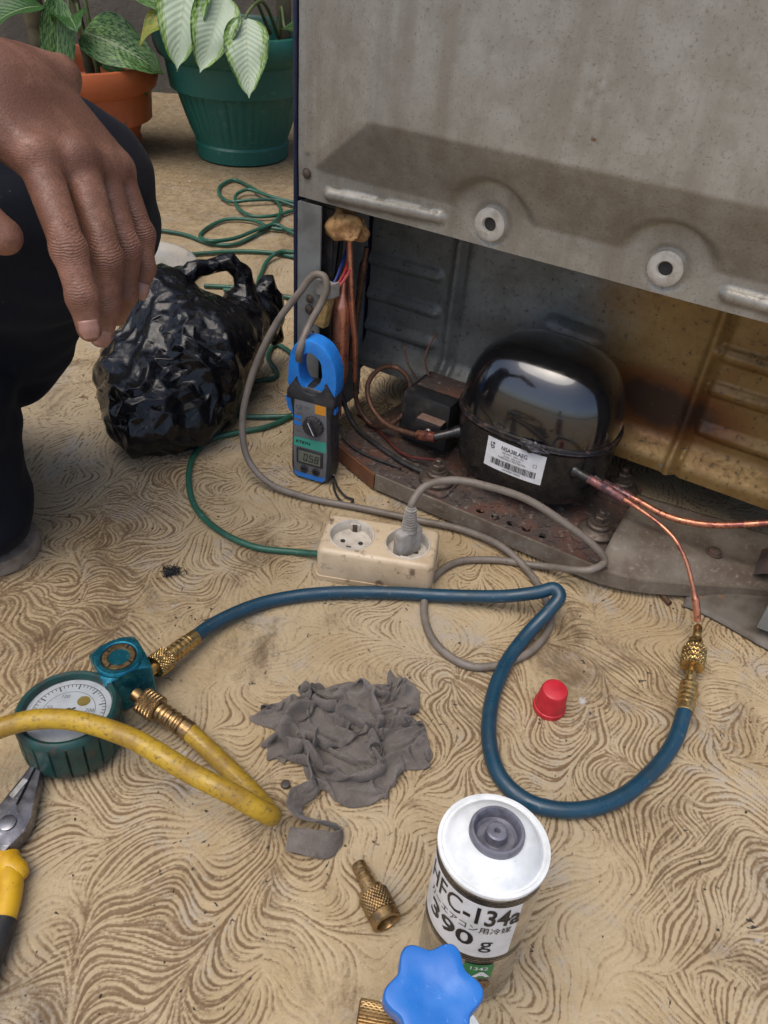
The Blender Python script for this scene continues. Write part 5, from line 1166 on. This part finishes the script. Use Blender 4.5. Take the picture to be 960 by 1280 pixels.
# nails
def nail(p2, p3, s, out):
    p2, p3 = V(p2)-PO, V(p3)-PO; ax = (p3-p2).normalized(); o_ = V(out); o_ = (o_-ax*o_.dot(ax)).normalized(); sd_ = ax.cross(o_); r = .0064*s
    def fn(u, v):
        th = (u-.5)*1.7; wv = 1-.25*abs(v-.5)**3*8*(.4 if v < .5 else 1); L = -.0050+.0100*v
        q = p3+ax*L+(o_*math.cos(th*wv)+sd_*math.sin(th*wv))*(r+.0006-.0034*max(0, v-.55)); return tuple(q)
    g = obj('nail', gridmesh(fn, 10, 8), MT['nail'], hand, ang=180); g.modifiers.new('s', 'SOLIDIFY').thickness = .0006
nail(FING['i'][0][2], FING['i'][0][3], 1.0, (.35, -.80, .35)); nail(FING['m'][0][2], FING['m'][0][3], .98, (.25, -.75, -.30)); nail(FING['p'][0][2], FING['p'][0][3], .80, (.45, -.75, .0)); nail(TH[2], TH[3], 1.25, (-.45, -.75, .35))
# trousers
def folds(D, X, Y, Z):
    return D
LEG = [[((-.74, .62, .27), (-.288, .640, .350), .098, .073), ((-.288, .640, .350), (-.405, .690, .20), .073, .062), ((-.40, .690, .20), (-.56, .745, .06), .064, .058)],
       [((-.76, .50, .30), (-.520, .580, .37), .10, .080), ((-.515, .580, .37), (-.428, .590, .17), .078, .068), ((-.428, .590, .17), (-.413, .580, .060), .068, .058)]]
Pt, Ft = sdf_mesh(LEG, .006, k=.045, clip_z=.028); Pt = laplacian(Pt, Ft, 2); Nt = normals(Pt, Ft)
Pt = vadd(Pt, Nt, lambda p: .006*noise.noise(V((p[0]*9, p[1]*9, p[2]*24)))+.0035*noise.noise(V((p[0]*25, p[1]*25, p[2]*40))))
tr = np_obj('trousers', Pt-np.array(PO), Ft, MT['denim'], pe); tr['label'] = 'dark navy denim trousers'
SH_ = [[((-.60, .600, .050), (-.50, .592, .052), .040, .042), ((-.50, .592, .048), (-.408, .585, .036), .044, .036)]]
Ps, Fs = sdf_mesh(SH_, .004, k=.03, clip_z=.016); Ps = laplacian(Ps, Fs, 2); np_obj('shoe', Ps-np.array(PO), Fs, MT['shoe'], pe)
out = []
for k in range(40):
    a = 2*PI*k/40; cx = -.408 if math.cos(a) > 0 else -.60; out.append((cx+.046*math.cos(a)-PO.x, (.585 if math.cos(a) > 0 else .600)+.044*math.sin(a)-PO.y))
obj('shoe_sole', slab(out, .0005, .0175, [], .002), MT['sole'], pe, ang=40)

# ---------------------------------------------------------------- pots and plants
def pot(name, loc, rt, rb, h, flutes, m, label):
    o = empty(name, loc); tag(o, label, 'plant pot', 'pots by the wall'); na = 192
    prof = [(rb*.93, 0), (rb*1.0, .004), (rb*1.03, .035), (rb*1.0, .040), (rb*1.01, .046)]+[(rb+(rt-rb)*((z-.046)/(h-.046))**.85, z) for z in [.046+(h-.11)*i/8 for i in range(1, 9)]]
    vs, fs = [], []
    for r, z in prof:
        for k in range(na):
            a = 2*PI*k/na; fl = .0035*(abs(math.sin(a*flutes/2))-.5) if flutes and .05 < z < h-.075 else 0; vs.append(((r+fl)*math.cos(a), (r+fl)*math.sin(a), z))
    for i in range(len(prof)-1):
        for k in range(na): fs.append((i*na+k, i*na+(k+1) % na, (i+1)*na+(k+1) % na, (i+1)*na+k))
    fs.append(tuple(range(na))[::-1]); rtop = prof[-1][0]
    obj('pot_wall', (vs, fs), m, o, ang=40)
    obj('rim', lathe([(rtop-.002, h-.066), (rtop+.003, h-.062), (rt*1.02, h-.050), (rt*1.055, h-.030), (rt*1.06, h-.012), (rt*1.04, h-.002), (rt*1.0, h), (rt*.965, h-.006), (rt*.95, h-.03), (rt*.90, h-.12)], 96, False, False), m, o, ang=50)
    obj('soil', gridmesh(lambda u, v: (rt*.925*v*math.cos(2*PI*u), rt*.925*v*math.sin(2*PI*u), h-.075+.008*noise.noise(V((v*6*math.cos(2*PI*u), v*6*math.sin(2*PI*u), 1)))), 40, 14), MT['soil'], o)
    return o
GP = (-.415, 2.045, 0); OP = (-.770, 1.985, 0)
pot('green_pot', GP, .178, .112, .275, 44, MT['pot_green'], 'large dark green fluted plastic plant pot')
pot('orange_pot', OP, .166, .115, .200, 0, MT['pot_orange'], 'terracotta orange plastic plant pot with thick rolled rim')
def leaf(parent, base, tipdir, up, L, W, kind, droop=.5, fold=.35, wave=.04, seed=0, shape=1.0):
    """blade with midrib fold and droop; base relative to the parent"""
    x = V(tipdir).normalized(); z = V(up); z = (z-x*z.dot(x)).normalized(); y = z.cross(x); nu, nv = 18, 10; vs, fs, uv = [], [], []
    for i in range(nu+1):
        u = i/nu; ang = droop*u; p = V((L*(math.sin(ang)/droop if droop > .01 else u), 0, -L*((1-math.cos(ang))/droop if droop > .01 else 0)))
        wd = W*.5*(max(0, math.sin(PI*min(1, u**.72*1.0)))**.75)*(1-.25*u)*shape if u < 1 else 0
        if u > .9: wd *= (1-u)/.1*.7+.3*(1-u)/.1
        for j in range(nv+1):
            v = j/nv*2-1; yy = v*wd*math.cos(fold*abs(v)); zz = abs(v)*wd*math.sin(fold)*.8+wave*W*math.sin(u*11+seed+v*2)*abs(v)
            q = p.x*x+y*yy+z*(p.z+zz*math.cos(ang))+x*(zz*math.sin(ang)); vs.append(tuple(V(base)+q)); uv.append((u, j/nv))
    for i in range(nu):
        for j in range(nv): a = i*(nv+1)+j; fs.append((a, a+1, a+nv+2, a+nv+1))
    o = obj('leaf', (vs, fs), LEAF[kind], parent, ang=180, recalc=False); l = o.data.uv_layers.new(name='UVMap')
    for lp in o.data.loops: l.data[lp.index].uv = uv[lp.vertex_index]
    return o
def stalk(parent, pts, r0, r1, m='stem', name='stalk'): return obj(name, tube(spline(pts, 7), lambda t: r0+(r1-r0)*t, 10), MT[m], parent, ang=60)
def ringed(parent, pts, r):
    sp = spline(pts, 10); return obj('cane', tube(sp, lambda t: r*(1-.15*t)*(1+.10*max(0, math.sin(t*PI*22))**6), 16), MT['cane'], parent, ang=60)
# plant in the green pot
p1_ = empty('white_leaf_plant', (GP[0], GP[1], .205)); tag(p1_, 'leafy plant with broad cream-centred leaves in the green pot', 'plant')
ringed(p1_, [(.105, .01, -.01), (.110, .012, .12), (.10, .02, .35), (.09, .03, .60)], .017)
ringed(p1_, [(-.03, .06, -.01), (-.04, .07, .15), (-.05, .08, .40)], .012)
def lf(plant, org, tip, L, W, kind, base_from, droop=.5, up=(0, -.35, 1), **kw):
    """leaf whose base sits at org (relative to plant) pointing to tip direction, with its stalk from the cane"""
    leaf(plant, org, tip, up, L*1.05, W*1.1, kind, droop, **kw); b = V(base_from); o_ = V(org); mid = (b+o_)/2+V((0, 0, .05)); stalk(plant, [b, mid, o_, o_+V(tip).normalized()*.004], .0042, .0026)
lf(p1_, (-.055, -.135, .205), (-.12, -.55, -.75), .205, .125, 0, (-.04, .06, .08), .35, (0, -.8, .5), seed=1)
lf(p1_, (.015, -.165, .150), (-.20, -.60, -.62), .155, .105, 0, (.08, .0, .06), .45, (.25, -.75, .55), seed=2)
lf(p1_, (.060, -.185, .115), (.10, -.62, -.80), .150, .100, 0, (.10, .0, .05), .25, (.1, -.85, .45), seed=3)
lf(p1_, (-.085, -.130, .110), (-.75, -.45, -.15), .115, .070, 2, (-.04, .05, .05), .9, (0, -.4, 1), seed=4)
lf(p1_, (.120, -.050, .080), (.55, -.45, .15), .14, .075, 3, (.10, .0, .05), 1.3, (0, -.2, 1), seed=5)
lf(p1_, (.060, .060, .16), (-.30, .65, .35), .20, .11, 0, (.10, .02, .10), .7, (0, -.3, 1), seed=6)
lf(p1_, (-.12, .04, .17), (-.80, .10, .20), .20, .11, 0, (-.04, .06, .08), .8, seed=7)
lf(p1_, (.15, .06, .22), (.80, .20, .20), .20, .11, 0, (.10, .02, .12), .8, seed=8)
lf(p1_, (.02, .0, .26), (.1, -.6, .5), .20, .11, 0, (.09, .02, .2), .9, seed=9)
# plants in the orange pot
p2_ = empty('mottled_leaf_plant', (OP[0], OP[1], .135)); tag(p2_, 'leafy plant with mottled green leaves and thick canes in the orange pot', 'plant')
ringed(p2_, [(-.085, .03, -.01), (-.095, .035, .15), (-.09, .04, .40), (-.10, .05, .7)], .024)
ringed(p2_, [(.035, -.02, -.01), (.028, -.02, .10), (.015, -.01, .24), (.0, .0, .45)], .011)
stalk(p2_, [(.055, -.03, -.01), (.052, -.03, .10), (.045, -.02, .22)], .0065, .0045)
lf(p2_, (.040, -.045, .125), (.62, -.30, -.05), .185, .115, 1, (.02, -.01, .12), .85, (-.1, -.75, .7), seed=2)
lf(p2_, (.010, -.080, .195), (-.05, -.35, -.95), .225, .075, 1, (.0, .0, .25), .18, (.4, -.9, .1), seed=3)
lf(p2_, (-.115, -.055, .245), (-.15, -.50, -.80), .15, .10, 2, (-.09, .04, .3), .3, (.1, -.85, .5), seed=4)
lf(p2_, (.060, -.030, .060), (.75, -.25, -.08), .125, .032, 1, (.05, -.03, .06), .9, (0, -.5, 1), seed=5)
lf(p2_, (-.02, -.07, .17), (-.4, -.5, .1), .16, .09, 3, (-.08, .03, .2), 1.0, seed=6)
lf(p2_, (.04, .03, .20), (.45, .2, .3), .20, .11, 1, (.02, .0, .2), .9, seed=7)
lf(p2_, (-.14, .05, .20), (-.8, .2, .2), .20, .11, 3, (-.09, .04, .2), .8, seed=8)
lf(p2_, (.0, .06, .26), (0, .7, .4), .20, .11, 1, (0, 0, .3), .8, seed=9)
lf(p2_, (.02, -.06, .14), (.15, -.4, .3), .13, .08, 3, (.02, -.01, .15), 1.2, seed=10)
lf(p2_, (.07, -.02, .21), (.6, -.3, .2), .19, .11, 1, (.01, 0, .24), 1.1, seed=11)
